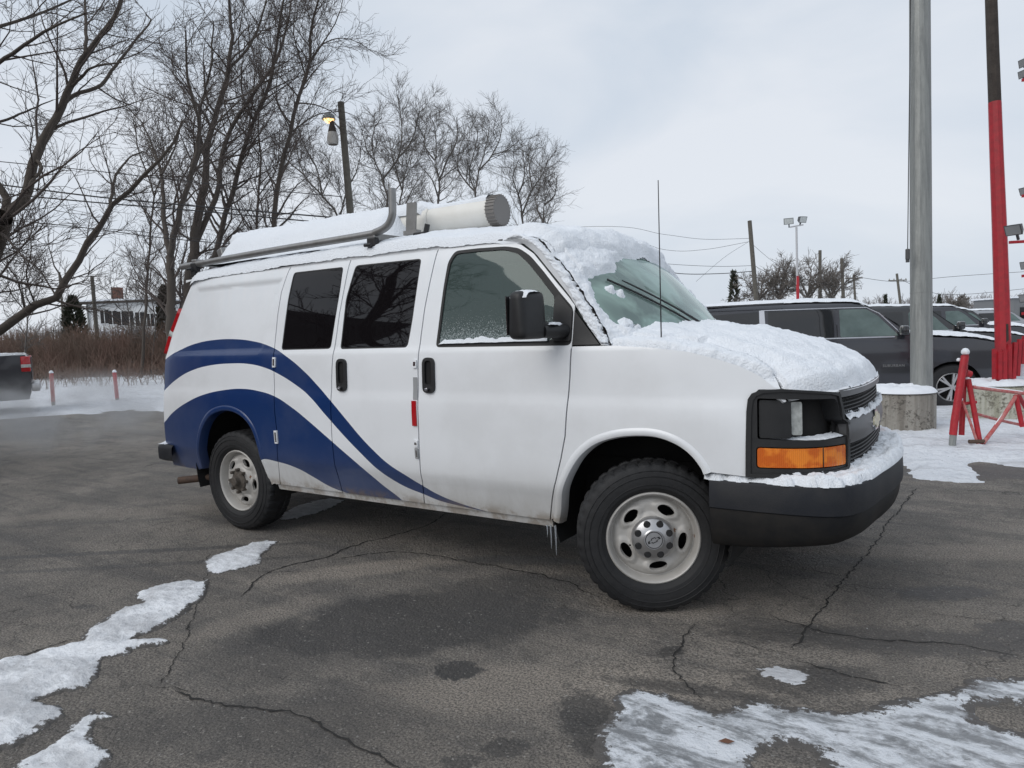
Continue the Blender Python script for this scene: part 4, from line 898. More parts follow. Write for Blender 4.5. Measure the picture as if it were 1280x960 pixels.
# cracks: thin dark ribbons with ragged edges let into the surface
M['crack'] = mat('crack_dark', (.020, .019, .018), .95)
def crack(pts, w, seed):
    P = resample(smooth_line([tuple(floor_at(*p)) for p in pts], 6), max(12, int(sum((floor_at(*pts[i+1])-floor_at(*pts[i])).length for i in range(len(pts)-1))/.018)))
    V = []; n = len(P); rr = random.Random(seed)
    for i in range(n):
        t = Vector(P[min(i+1, n-1)]-P[max(i-1, 0)]); t.z = 0; t.normalize(); s = Vector((-t.y, t.x, 0)); e = min(1, i/6, (n-1-i)/6)
        o = .022*fbm(P[i][0]*9+seed, P[i][1]*9) + .006*rr.uniform(-1, 1); ww = w*.62*e*(.25 + 1.3*abs(fbm(P[i][0]*14, P[i][1]*14, seed)) + .3*rr.random())
        c = Vector(P[i]) + s*o; z = gz(c.x, c.y) + .006*noise.noise(Vector((c.x*.9, c.y*.9, 3))) + .0035
        V += [(c.x+s.x*ww, c.y+s.y*ww, z), (c.x-s.x*ww, c.y-s.y*ww, z)]
    o = mesh('crack', V, [(2*i, 2*i+1, 2*i+3, 2*i+2) for i in range(n-1)], M['crack'], gnd, False); return o
for i, (pts, w) in enumerate((([(1146, 610), (1110, 655), (1085, 690), (1045, 738), (1010, 785), (992, 815)], .009), ([(925, 705), (990, 711), (1060, 722)], .006), ([(955, 708), (968, 728), (1000, 746), (1035, 754)], .004), ([(873, 778), (852, 803), (842, 830), (856, 858), (885, 880)], .008),
                              ([(560, 640), (527, 660), (443, 682), (409, 697), (370, 705), (330, 719), (302, 747)], .012), ([(215, 862), (260, 877), (310, 885), (370, 892), (410, 915), (450, 935), (510, 962)], .010), ([(0, 826), (45, 815), (80, 802), (104, 800)], .010), ([(262, 690), (255, 730), (235, 790), (215, 830), (200, 860)], .005),
                              ([(415, 700), (500, 690), (600, 705), (700, 725), (745, 745)], .010), ([(955, 768), (1010, 785), (1090, 800), (1190, 805), (1280, 822)], .008), ([(990, 825), (1060, 845), (1140, 860)], .008), ([(905, 800), (950, 812), (1000, 822)], .004), ([(250, 712), (320, 715), (400, 716)], .004), ([(1120, 760), (1200, 772), (1285, 778)], .004), ([(130, 862), (190, 858), (260, 870)], .003))):
    crack(pts, w, i+1)
# ------------------------------------------------------------------ packed snow and ice lying on the asphalt
def ice_mat(name, white, grey, lo, hi, rot, rough, an=6.5, wide=.10, inner=0.0):
    m = mat(name, grey, rough, spec=.5); g = G(m); c = g.n('ShaderNodeTexCoord').outputs['Object']
    mp = g.n('ShaderNodeMapping'); mp.inputs['Rotation'].default_value = (0, 0, math.radians(rot)); mp.inputs['Scale'].default_value = (1.2, an, 1); g.l(c, mp.inputs[0])
    a = g.noise(mp.outputs[0], 2.2, 8, .7, .6); b = g.noise(c, 26, 6, .7); s = g.math('ADD', g.math('MULTIPLY', a, .75), g.math('MULTIPLY', b, .25))
    k = g.step(s, lo, hi); at_ = g.n('ShaderNodeAttribute'); at_.attribute_name = 'edge'; ed = at_.outputs['Fac']
    # dirt and bare asphalt breaking through, mostly near the rim of the patch
    br = g.math('ADD', g.math('MULTIPLY', g.noise(c, 34, 7, .75), .6), g.math('MULTIPLY', g.noise(mp.outputs[0], 5, 6, .7), .4))
    thr = g.math('ADD', g.math('MULTIPLY', g.step(ed, wide, 0.0), .22), inner)
    hole = g.step(g.math('ADD', br, thr), .62, .68)
    g.l(g.mix(hole, g.mix(k, grey, white), (.095, .088, .082)), g.b.inputs['Base Color']); g.l(g.math('ADD', g.math('MULTIPLY', k, .35), rough), g.b.inputs['Roughness'])
    g.l(g.bump(g.math('ADD', g.math('MULTIPLY', b, .6), s), .02), g.b.inputs['Normal']); return m
M['packed'] = ice_mat('packed_snow', (.86, .88, .91), (.52, .53, .55), .40, .60, 30, .5, 2.0, .05, .028)
M['ice'] = ice_mat('streaked_ice', (.70, .73, .77), (.24, .25, .262), .41, .55, 62, .3, 3.6, .10, .035)
def np_sd(P, poly):
    x, y = P[:, 0], P[:, 1]; ins = np.zeros(len(P), bool); d = np.full(len(P), 1e9); n = len(poly)
    for i in range(n):
        xi, yi = poly[i]; xj, yj = poly[i-1]
        with np.errstate(divide='ignore', invalid='ignore'):
            c = ((yi > y) != (yj > y)) & (x < (xj-xi)*(y-yi)/(yj-yi+1e-12)+xi)
        ins ^= c; ex, ey = xj-xi, yj-yi; t = np.clip(((x-xi)*ex+(y-yi)*ey)/(ex*ex+ey*ey+1e-12), 0, 1)
        d = np.minimum(d, np.hypot(xi+ex*t-x, yi+ey*t-y))
    return np.where(ins, d, -d)
def patch(name, label, px, m, thick, step, ragged=.03, soft=.05, holes=(), rough=.01, freq=6.0, z0=.0):
    poly = [tuple(floor_at(*p)[:2]) for p in px]; hs = [[tuple(floor_at(*p)[:2]) for p in h] for h in holes]
    A = np.array(poly); lo = A.min(0)-.05; hi = A.max(0)+.05; xs = np.arange(lo[0], hi[0], step); ys = np.arange(lo[1], hi[1], step)
    Q = np.array([(x, y) for x in xs for y in ys]); D = np_sd(Q, poly)
    for h in hs: D = np.minimum(D, -np_sd(Q, h))
    V = []; T = []
    for (x, y), d in zip(Q, D):
        if d < -ragged*2.5: V.append((x, y, 0)); T.append(-1); continue
        d2 = d + ragged*(noise.noise(Vector((x*freq, y*freq, 1.7))) + .6*noise.noise(Vector((x*freq*2.7, y*freq*2.7, 5))) + .45*noise.noise(Vector((x*freq*7, y*freq*7, 9))))
        h = thick*(1-math.exp(-max(0, d2)/soft)); h += rough*min(1, max(0, d2)/.03)*(noise.noise(Vector((x*9, y*9, 2))) + .6*noise.noise(Vector((x*23, y*23, 4))) + .4*noise.noise(Vector((x*55, y*55, 7))))
        V.append((x, y, gz(x, y)+z0+(h if d2 > 0 else -.01))); T.append(d2)
    nb = len(ys); F = []
    for i in range(len(xs)-1):
        for j in range(nb-1):
            q = (i*nb+j, (i+1)*nb+j, (i+1)*nb+j+1, i*nb+j+1)
            if max(T[k] for k in q) > 0 and min(T[k] for k in q) > -.9: F.append(q)
    used = sorted({k for f in F for k in f}); mp = {k: i for i, k in enumerate(used)}
    o = mesh(name, [V[k] for k in used], [tuple(mp[k] for k in f) for f in F], m)
    at_ = o.data.attributes.new('edge', 'FLOAT', 'POINT'); at_.data.foreach_set('value', [max(0.0, T[k]) for k in used]); return tag(o, label, kind='stuff')
def c7(*a): return [(x/2, 640+y/2) for x, y in a]
def c8(*a): return [(640+x/2, 660+y/2) for x, y in a]
patch('packed_snow', 'long dirty white strip of packed snow at the left', [(-120, 870), (-120, 1010)] + [(0, 938)] + c7((40, 590), (60, 570), (110, 545), (170, 510), (150, 490), (100, 475), (170, 455), (215, 440), (250, 400), (265, 370), (320, 362), (335, 345), (430, 330), (420, 320), (345, 318), (400, 290), (440, 270), (505, 220), (515, 195), (520, 170), (420, 180), (370, 190), (345, 210), (345, 235), (290, 250), (240, 280), (215, 300), (205, 325), (60, 362), (0, 375)), M['packed'], .024, .011, .034, .03, rough=.011)
patch('packed_snow', 'small crusty snow patch at the bottom left corner', c7((35, 640), (100, 600), (150, 560), (160, 540), (200, 510), (225, 490), (298, 515), (250, 530), (235, 570), (300, 600), (260, 640), (240, 720), (0, 720)), M['packed'], .018, .010, .034, .03, rough=.010)
patch('packed_snow', 'grey icy snow patch beside the rear wheel', [(253, 702), (266, 694), (288, 688), (314, 678), (336, 675), (350, 677), (339, 685), (331, 694), (329, 705), (302, 711), (274, 719), (260, 719), (255, 711)], M['packed'], .012, .012, .025, .04, rough=.006)
patch('packed_snow', 'thin snow streak under the van behind the rear wheel', [(348, 642), (372, 632), (395, 625), (415, 622), (430, 626), (420, 634), (396, 642), (370, 650), (350, 650)], M['packed'], .008, .02, .03, .04, rough=.005)
patch('ice_sheet', 'wide streaked grey and white ice sheet at the bottom right', c8((205, 500), (250, 440), (235, 425), (300, 400), (360, 395), (430, 430), (500, 450), (590, 425), (640, 435), (760, 455), (900, 445), (1000, 425), (1050, 405), (1100, 410), (1170, 375), (1290, 368), (1700, 380), (1700, 760), (180, 760), (210, 600)), M['ice'], .010, .0125, .035, .03, holes=[c8((1140, 445), (1200, 440), (1330, 450), (1330, 520), (1230, 500), (1180, 480)), c8((655, 560), (700, 550), (750, 565), (765, 600), (640, 610), (620, 590))], rough=.005)
patch('packed_snow', 'small pale slush spot in front of the bumper', c8((600, 350), (650, 340), (690, 350), (750, 370), (745, 398), (700, 400), (610, 380)), M['packed'], .006, .010, .02, .03, rough=.004)
# right-hand snow apron under the pole and the barricade
patch('snow_apron', 'trodden snow around the grey pole base', [(1060, 540), (1098, 558), (1120, 568), (1138, 590), (1130, 589), (1148, 599), (1225, 606), (1232, 603), (1218, 588), (1207, 580), (1226, 577), (1262, 583), (1340, 590), (1500, 600), (1500, 500), (1240, 500), (1050, 500)], M['groundsnow'], .05, .035, .06, .10, rough=.018, freq=3)
# the open snow beyond: one sheet out to the horizon
edge = [tuple(floor_at(*p)[:2]) for p in [(-500, 560), (-200, 540), (0, 524), (25, 522), (52, 520), (92, 518), (117, 518), (133, 515), (160, 512), (206, 514), (350, 520), (560, 530), (900, 535), (1040, 528), (1090, 522), (1300, 530), (1700, 540)]]
far = edge + [(300, 100), (900, 1400), (-1400, 1400), (-1400, -200), (-200, -60)]
xs = axis((-1400, -60, 14), (-60, -22, 20), (-22, 6, 170), (6, 40, 40), (40, 800, 14)); ys = axis((-60, 0, 12), (0, 16, 100), (16, 50, 40), (50, 1400, 16))
QQ = np.array([(x, y) for x in xs for y in ys]); DD = dict(zip([tuple(q) for q in QQ], np_sd(QQ, far)))
def fz(x, y):
    d = DD[(x, y)] + .25*fbm(x*1.1, y*1.1); return gz(x, y) + (.06*(1-math.exp(-max(0, d)/.25)) + .05*fbm(x*.9, y*.9) * min(1, max(0, d)) + .012 if d > 0 else -.02)
sf = heightgrid('snow_field', xs, ys, fz, M['groundsnow'], lambda x, y: DD[(x, y)] + .25*fbm(x*1.1, y*1.1)); tag(sf, kind='structure')
# a little loose grit and leaves on the asphalt
rg = random.Random(5); mb = MB(); mg = MB()
for k in range(260):
    p = floor_at(rg.uniform(-40, 1320), rg.uniform(640, 960)); r = rg.uniform(.002, .006)
    (mb if k % 3 else mg).lathe([(0, r*.8), (r, r*.2), (r*.7, -r*.3)], 'Z', 5, (p.x, p.y, r*.2))
tag(mb.build('ice_grit', M['packed']), 'loose crumbs of ice and salt scattered over the asphalt', kind='stuff'); tag(mg.build('gravel', M['concrete']), 'scattered small stones on the asphalt', kind='stuff')
p = floor_at(908, 927, .014); lf = mesh('dead_leaf', [p + RGT*.03, p + FWD*.012 + UP*.006, p - RGT*.03 + UP*.003, p - FWD*.012 + RGT*.004], [(0, 1, 2), (0, 2, 3)], mat('dead_leaf', (.13, .06, .035), .8)); tag(lf, 'small brown dead leaf lying on the ice sheet', 'leaf')
# ================================================================== bare trees
def tubes_np(groups, m, name, parent=None):
    """groups: {(points, sides): [(pts, r0, r1)...]} -> one mesh, built with numpy"""
    VV = []; FF = []; base = 0
    for (n, s), L_ in groups.items():
        if not L_: continue
        P = np.array([l[0] for l in L_], float); r0 = np.array([l[1] for l in L_]); r1 = np.array([l[2] for l in L_]); m_ = len(L_)
        T = np.gradient(P, axis=1); T /= np.linalg.norm(T, axis=2, keepdims=True)+1e-9
        D = P[:, -1]-P[:, 0]; ref = np.cross(D, np.array([.31, .52, .79])); ref /= np.linalg.norm(ref, axis=1, keepdims=True)+1e-9
        A = ref[:, None, :] - T*np.sum(T*ref[:, None, :], 2, keepdims=True); A /= np.linalg.norm(A, axis=2, keepdims=True)+1e-9; B = np.cross(T, A)
        f = np.linspace(0, 1, n)[None, :]; R = r0[:, None]*(1-f)+r1[:, None]*f; th = np.arange(s)*2*math.pi/s
        V = P[:, :, None, :] + R[:, :, None, None]*(A[:, :, None, :]*np.cos(th)[None, None, :, None] + B[:, :, None, :]*np.sin(th)[None, None, :, None])
        VV.append(V.reshape(-1, 3)); i = np.arange(m_)[:, None, None]*n*s; j = np.arange(n-1)[None, :, None]*s; k = np.arange(s)[None, None, :]; k2 = (k+1) % s
        a = i+j+k+base; b = i+j+k2+base; FF.append(np.stack([a, b, b+s, a+s], 3).reshape(-1, 4)); base += m_*n*s
    V = np.concatenate(VV); F = np.concatenate(FF).astype(np.int32)
    me = bpy.data.meshes.new(name); me.vertices.add(len(V)); me.vertices.foreach_set('co', V.ravel()); me.loops.add(F.size); me.loops.foreach_set('vertex_index', F.ravel())
    me.polygons.add(len(F)); me.polygons.foreach_set('loop_start', np.arange(len(F), dtype=np.int32)*4); me.polygons.foreach_set('loop_total', np.full(len(F), 4, np.int32))
    me.update(); me.validate(); me.polygons.foreach_set('use_smooth', [True]*len(F)); me.materials.append(m)
    return link(bpy.data.objects.new(name, me), parent)
def stem(rr, p, d, L, n, curl, up):
    pts = [tuple(p)]; d = d.copy(); st = L/(n-1); p = p.copy()
    for i in range(n-1):
        d = (d + Vector((rr.gauss(0, curl), rr.gauss(0, curl), rr.gauss(0, curl)+up))).normalized(); p = p + d*st; pts.append(tuple(p))
    return pts, d
def side_dir(rr, d, ang):
    a = d.cross(Vector((rr.gauss(0, 1), rr.gauss(0, 1), rr.gauss(0, 1)))); a.normalize(); return (d*math.cos(ang) + a*math.sin(ang)).normalized()
def tree(name, label, cat, limbs, seed, scale=1.0, dens=1.0, levels=3, m=None, group=None, tw=.0045, droop=0.0, cl=1.0, skip=.12):
    """limbs: [(points, r0, r1)]; the limbs are the trunk part, all that grows from them the crown"""
    p0 = Vector(limbs[0][0][0]); g0_ = gz(p0.x, p0.y) - .1
    if p0.z > g0_ + .05: limbs = [([Vector((p0.x, p0.y, g0_))] + ([p0.lerp(Vector((p0.x, p0.y, g0_)), .5)] if p0.z > 1.5 else []) + list(limbs[0][0]), limbs[0][1]*1.1, limbs[0][2])] + list(limbs[1:])
    rr = random.Random(seed); root_p = Vector(limbs[0][0][0]); big = {}; sm = {}
    m = m or M['bark']
    for li, (pts, r0, r1) in enumerate(limbs):
        q = resample(smooth_line([tuple(p) for p in pts], 5), 22); q = [tuple(Vector(v) + Vector((fbm(v[2]*1.5, i_*.7, seed), fbm(v[2]*1.5, 9+i_*.3, seed), 0))*r0*.7) for i_, v in enumerate(q)]
        big.setdefault((22, 8), []).append((q, r0, r1)); Lg = sum((Vector(q[i+1])-Vector(q[i])).length for i in range(21))
        nb = max(3, int(Lg/(.34*scale)*dens))
        for k in range(nb):
            t = (skip if li == 0 else .12) + (1-(skip if li == 0 else .12))*(k+rr.random())/nb; i = min(20, int(t*21)); p = Vector(q[i]).lerp(Vector(q[i+1]), t*21-i); d = (Vector(q[i+1])-Vector(q[i])).normalized()
            r = r0*(1-t)+r1*t; L1 = cl*scale*rr.uniform(.7, 1.9)*(1.15-.45*t)*min(1.3, .5+r/.05/scale*.35+.3); rb = min(r*.5, .014*scale*L1+.003)
            bp, bd = stem(rr, p, side_dir(rr, d, rr.uniform(.5, 1.05)), L1, 7, .15, .05-droop); sm.setdefault((7, 4), []).append((bp, rb, tw*1.1))
            n2 = int(rr.uniform(6, 10)*min(1.6, L1/scale)*(dens**.5))
            for _ in range(n2):
                u = rr.uniform(.15, 1); i2 = min(5, int(u*6)); p2 = Vector(bp[i2]).lerp(Vector(bp[i2+1]), u*6-i2); d2 = (Vector(bp[i2+1])-Vector(bp[i2])).normalized()
                L2 = cl*scale*rr.uniform(.25, .75); tp, td = stem(rr, p2, side_dir(rr, d2, rr.uniform(.4, .95)), L2, 5, .16, .05-droop); sm.setdefault((5, 3), []).append((tp, tw*1.3, tw*.75))
                if levels > 2:
                    for _ in range(rr.choice((3, 4, 5))):
                        u = rr.uniform(.2, 1); i3 = min(3, int(u*4)); p3 = Vector(tp[i3]).lerp(Vector(tp[i3+1]), u*4-i3); d3 = (Vector(tp[i3+1])-Vector(tp[i3])).normalized()
                        fp, _d3 = stem(rr, p3, side_dir(rr, d3, rr.uniform(.4, .9)), scale*rr.uniform(.12, .35), 3, .15, .05-droop); sm.setdefault((3, 3), []).append((fp, tw, tw*.6))
    root = empty(name, (0, 0, 0), label=label, cat=cat, group=group)
    tubes_np(big, m, 'trunk', root); tubes_np(sm, M['twig'] if m is M['bark'] else m, 'crown', root)
    root.location = root_p
    for c_ in root.children: c_.matrix_parent_inverse = Matrix.Translation(-root_p)
    return root
def tr(ox, oy, s, depth, slope=0.0):
    """trace points -> world, receding by slope metres per 100 px of run"""
    def f(*pts):
        x0, y0 = pts[0]; return [at(ox+x/s, oy+y/s, depth + slope*math.hypot(x-x0, y-y0)/s/100) for x, y in pts]
    return f
# big leaning tree at the far left
a = tr(0, 0, 2.285, 11, .0); b = tr(0, 0, 2.285, 11, .8); c = tr(0, 0, 2.285, 11, -.8)
tree('bare_tree', 'large dark bare tree leaning in at the left edge', 'tree', [
    (c((-330, 1700), (-190, 1250), (-70, 800), (5, 620)), .16, .10), (a((5, 620), (75, 560), (100, 450), (180, 300), (240, 160), (300, 90), (330, 40), (345, -60)), .085, .025), (b((180, 300), (215, 270), (290, 240), (350, 160), (425, 65), (415, 42)), .035, .012), (c((205, 250), (260, 195), (345, 178)), .025, .01),
    (b((245, 150), (245, 60), (240, -60)), .03, .012), (c((-135, 250), (0, 178), (120, 95), (240, 38)), .04, .012), (b((-149, 115), (0, 75), (110, 40), (200, 2), (260, -30)), .035, .012), (a((5, 620), (20, 570), (-10, 520), (-60, 440), (-115, 330), (-140, 230), (-150, 100)), .06, .032), (b((-100, 362), (0, 348), (70, 320), (150, 285)), .03, .008), (c((100, 450), (118, 480), (90, 520), (80, 545)), .03, .02), (b((-138, 240), (-40, 225), (40, 250), (130, 280)), .015, .006)], 11, scale=.85, dens=.85, tw=.0030, skip=.75)
a = tr(0, 0, 2.285, 13, .0); b = tr(0, 0, 2.285, 13, 1.0); c = tr(0, 0, 2.285, 13, -1.0)
tree('bare_tree', 'low curving bare limb with snow reaching up from the left edge', 'tree', [
    (a((-330, 1130), (-150, 1020), (0, 945), (80, 880), (160, 850), (200, 790), (240, 715), (290, 655), (312, 600), (370, 545), (460, 460), (500, 410), (520, 345)), .11, .02), (b((312, 600), (328, 510), (365, 455), (412, 432)), .035, .012), (c((100, 870), (75, 790), (90, 700), (60, 610)), .016, .005), (b((160, 845), (110, 770), (60, 730), (0, 700)), .018, .006), (c((70, 885), (50, 800), (0, 740)), .018, .006), (b((450, 470), (420, 400), (380, 330)), .014, .005)], 12, scale=.85, dens=.8, tw=.0033, skip=.42)
# the stand behind the van's rear
def TR(depth, s1=0.0): return tr(0, 0, 2.285, depth, s1)
a, b, c = TR(22), TR(22, 1.2), TR(22, -1.2)
tree('bare_tree', 'forked bare tree rising just behind the van roof corner', 'tree', [
    (a((487, 1130), (489, 850), (486, 730)), .15, .12), (b((486, 730), (470, 640), (461, 500), (440, 430), (405, 350)), .09, .02), (c((486, 730), (510, 620), (545, 500), (570, 380), (555, 300), (530, 200), (535, 90)), .10, .02), (b((461, 500), (500, 420), (520, 340)), .04, .012), (c((545, 500), (600, 380), (680, 290), (740, 240)), .04, .012), (b((405, 350), (360, 300), (330, 250)), .02, .008), (b((555, 300), (500, 220), (490, 130)), .02, .01)], 13, scale=1.3, dens=1.2, tw=.0052, skip=.3)
a, b, c = TR(24), TR(24, 1.2), TR(24, -1.2)
tree('bare_tree', 'thick multi-stemmed bare tree behind the roof rack', 'tree', [
    (a((520, 1130), (535, 850), (555, 700), (580, 560)), .22, .13), (a((580, 560), (600, 400), (650, 200), (660, 60), (640, -80)), .12, .03), (b((560, 690), (620, 560), (640, 420), (700, 300), (790, 170), (830, 20), (840, -80)), .10, .025), (c((590, 480), (570, 340), (600, 200), (610, 60)), .06, .02), (b((650, 200), (720, 120), (760, 0), (770, -80)), .05, .02), (c((640, 290), (700, 270), (760, 235), (800, 190)), .03, .01), (c((620, 350), (560, 260), (520, 190)), .03, .01)], 14, scale=1.3, dens=1.35, tw=.0052, skip=.3)
a, b, c = TR(26), TR(26, 1.2), TR(26, -1.2)
tree('bare_tree', 'slim bare tree swaying right above the rack rail', 'tree', [
    (a((590, 1130), (600, 800), (650, 600), (690, 460), (725, 350), (780, 200), (800, 80), (815, -60)), .14, .03), (b((690, 460), (740, 400), (730, 520)), .03, .01), (c((725, 350), (690, 250), (700, 120)), .04, .012), (b((640, 700), (700, 640), (760, 620)), .03, .01), (c((650, 600), (620, 500), (650, 400)), .04, .012)], 15, scale=1.4, dens=1.25, tw=.0056, skip=.3)
a, b, c = TR(25), TR(25, 1.2), TR(25, -1.2)
tree('bare_tree', 'tall bare tree with reddish trunk left of the lamp pole', 'tree', [
    (a((760, 1130), (775, 700), (800, 500), (832, 370), (850, 280), (885, 180), (890, 90), (925, -60)), .13, .03), (b((850, 280), (900, 150), (960, 110), (1020, 120), (1080, 160)), .035, .008), (c((832, 370), (790, 280), (800, 160)), .03, .01), (b((885, 180), (960, 60), (990, -40)), .03, .01), (b((830, 380), (900, 330), (980, 320), (1030, 340)), .03, .008), (c((870, 210), (840, 100), (845, 0)), .03, .012)], 16, scale=1.35, dens=1.3, tw=.0052, skip=.3)
a, b, c = TR(29), TR(29, 1.2), TR(29, -1.2)
tree('bare_tree', 'thin bare tree in the middle of the left stand', 'tree', [(a((725, 1130), (730, 700), (738, 560), (745, 450), (735, 350), (760, 240)), .09, .02), (b((738, 560), (790, 480), (800, 380)), .03, .01), (c((745, 450), (700, 380), (680, 300)), .03, .01)], 17, scale=1.4, dens=1.2, tw=.0062, skip=.3)
a, b, c = TR(30), TR(30, 1.2), TR(30, -1.2)
tree('bare_tree', 'faint bare tree between the two leaning left trees', 'tree', [(a((400, 1130), (420, 820), (430, 640), (440, 560), (400, 440), (380, 340)), .07, .02), (b((430, 640), (380, 540), (330, 480)), .03, .01), (c((440, 560), (470, 460), (450, 330)), .03, .01)], 18, scale=1.4, dens=1.1, tw=.0062, skip=.3)
# the row of smaller trees behind the roof, crop at (340,0) scale 3.2
SM = [(30, [((1000, 980), (1000, 860), (985, 780), (960, 720), (985, 640)), ((1000, 860), (1040, 760), (1080, 700), (1110, 620)), ((985, 780), (1010, 700), (1000, 600)), ((1040, 760), (1030, 660), (1060, 590))], 'rightmost bare tree of the row behind the roof'),
      (31, [((820, 980), (815, 770), (830, 680), (850, 600), (870, 500)), ((815, 770), (770, 720), (740, 660), (760, 560)), ((830, 680), (880, 620), (915, 540), (920, 460)), ((815, 770), (790, 690), (820, 560), (820, 500)), ((880, 620), (940, 600), (990, 560))], 'bushy bare tree above the white tube cap'),
      (32, [((670, 980), (668, 800), (672, 720), (650, 640), (660, 560), (640, 480)), ((672, 720), (700, 640), (740, 560), (740, 470)), ((668, 800), (640, 720), (600, 670)), ((650, 640), (610, 580), (620, 500)), ((672, 720), (720, 680), (760, 660))], 'bare tree standing over the tube joint'),
      (33, [((460, 980), (460, 800), (440, 720), (410, 640), (400, 540), (440, 470)), ((440, 720), (500, 640), (520, 540), (510, 420), (500, 380)), ((500, 640), (560, 560), (590, 440)), ((410, 640), (380, 600), (360, 520)), ((460, 800), (540, 700), (560, 620))], 'bare tree right of the wooden lamp pole'),
      (34, [((240, 980), (270, 880), (200, 780), (130, 700), (90, 560)), ((200, 780), (180, 680), (120, 560), (100, 480)), ((270, 880), (300, 760), (340, 680), (360, 560)), ((130, 700), (60, 640), (0, 560)), ((200, 780), (240, 680), (200, 600))], 'dark bare tree left of the lamp pole base'),
      (35, [((520, 980), (515, 860), (520, 760), (540, 660), (580, 560)), ((520, 760), (490, 660), (470, 560)), ((515, 860), (560, 760), (600, 700))], 'small thin bare tree between two larger ones in the row'),
      (36, [((1090, 980), (1085, 890), (1090, 820), (1110, 760)), ((1085, 890), (1060, 830), (1050, 770)), ((1090, 820), (1130, 780), (1140, 700))], 'shrubby bare tree low behind the roof snow')]
for sd_, ls, lab in SM:
    dp = 33 + (sd_ % 4)*2; f0 = tr(340, 0, 3.2, dp, .0)
    tree('small_bare_tree', lab, 'tree', [(tr(340, 0, 3.2, dp, (0, 2, -2, 1.5, -1.5)[i])(*l), (.11, .05, .045, .04, .03)[i], .016) for i, l in enumerate(ls)], sd_, scale=1.55, dens=2.1, tw=.0056, m=M['barkgrey'], group='row of bare trees behind the van roof', cl=.75)
# saplings over the brush at the left
for k, (x, y, h, sd_) in enumerate(((30, 400, 95, 41), (190, 400, 90, 44), (160, 405, 70, 46))):
    dp = 30+k*1.5; tree('sapling', ('thin sapling in front of the low limb at the far left', 'twiggy sapling beside the white house and van taillight', 'sapling in front of the white house windows')[k], 'sapling', [([at(x, y+55, dp), at(x+4, y, dp), at(x-3, y-h*.5, dp), at(x+6, y-h, dp)], .035, .01), ([at(x+4, y, dp), at(x+20, y-h*.4, dp+.5), at(x+26, y-h*.8, dp+1)], .02, .008), ([at(x+2, y-10, dp), at(x-18, y-h*.4, dp-.5), at(x-22, y-h*.85, dp-1)], .02, .008)], sd_, scale=1.2, dens=1.1, tw=.006, m=M['barkgrey'], cl=.8)
# ------------------------------------------------------------------ brown brush along the bank
rr = random.Random(3); grp = {(4, 3): [], (3, 3): []}
for k in range(11000):
    px = rr.uniform(-120, 330); dp = rr.uniform(31, 40) if k % 4 else rr.uniform(24, 31); b0 = at(px, 437, dp); b0.z = 0.0
    if dp < 31 and rr.random() > .18*(1+fbm(px*.03, dp)*3): continue
    hgt = rr.uniform(.5, 1.0)*(2.5 + .8*fbm(px*.02, dp*.3)) * (1 if dp > 31 else .35)
    d = Vector((rr.gauss(0, .22), rr.gauss(0, .22), 1)).normalized(); pts, _x = stem(rr, b0, d, hgt, 4, .12, .02); grp[(4, 3)].append((pts, .009, .005))
    for _ in range(2):
        u = rr.uniform(.3, .95); i = min(2, int(u*3)); p2 = Vector(pts[i]).lerp(Vector(pts[i+1]), u*3-i); q, _x = stem(rr, p2, side_dir(rr, d, rr.uniform(.4, 1.2)), rr.uniform(.3, .8), 3, .2, .03); grp[(3, 3)].append((q, .006, .004))
M['brush'] = mat('dry_brush', (.20, .125, .098), .95, var=(.8, .9, (.13, .105, .08)))
tag(tubes_np(grp, M['brush'], 'brush'), 'dense brown leafless brush along the back of the lot', kind='stuff')
# far woods on the horizon, left and right
def wood(name, label, px0, px1, dp, h, n, m, sd, w=.05):
    rr = random.Random(sd); grp = {(4, 3): [], (3, 3): []}
    for k in range(n):
        px = rr.uniform(px0, px1); b0 = at(px, 413, dp*rr.uniform(.93, 1.1)); b0.z = -.2; hg = h*rr.uniform(.45, 1)*(1+.35*fbm(px*.03, sd)); d = Vector((rr.gauss(0, .1), rr.gauss(0, .1), 1)).normalized()
        pts, _x = stem(rr, b0, d, hg, 4, .08, .0); grp[(4, 3)].append((pts, w, w*.4))
        for _ in range(5):
            u = rr.uniform(.3, 1); i = min(2, int(u*3)); p2 = Vector(pts[i]).lerp(Vector(pts[i+1]), u*3-i); q, _x = stem(rr, p2, side_dir(rr, d, rr.uniform(.4, 1.0)), hg*rr.uniform(.12, .3), 3, .15, .04); grp[(3, 3)].append((q, w*.5, w*.3))
    return tag(tubes_np(grp, m, name), label, kind='stuff')
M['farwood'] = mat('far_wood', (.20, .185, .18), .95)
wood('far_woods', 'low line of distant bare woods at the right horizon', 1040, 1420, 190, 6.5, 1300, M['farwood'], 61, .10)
wood('far_woods', 'distant woods behind the left brush', -200, 700, 110, 5.5, 1500, M['farwood'], 62, .07)
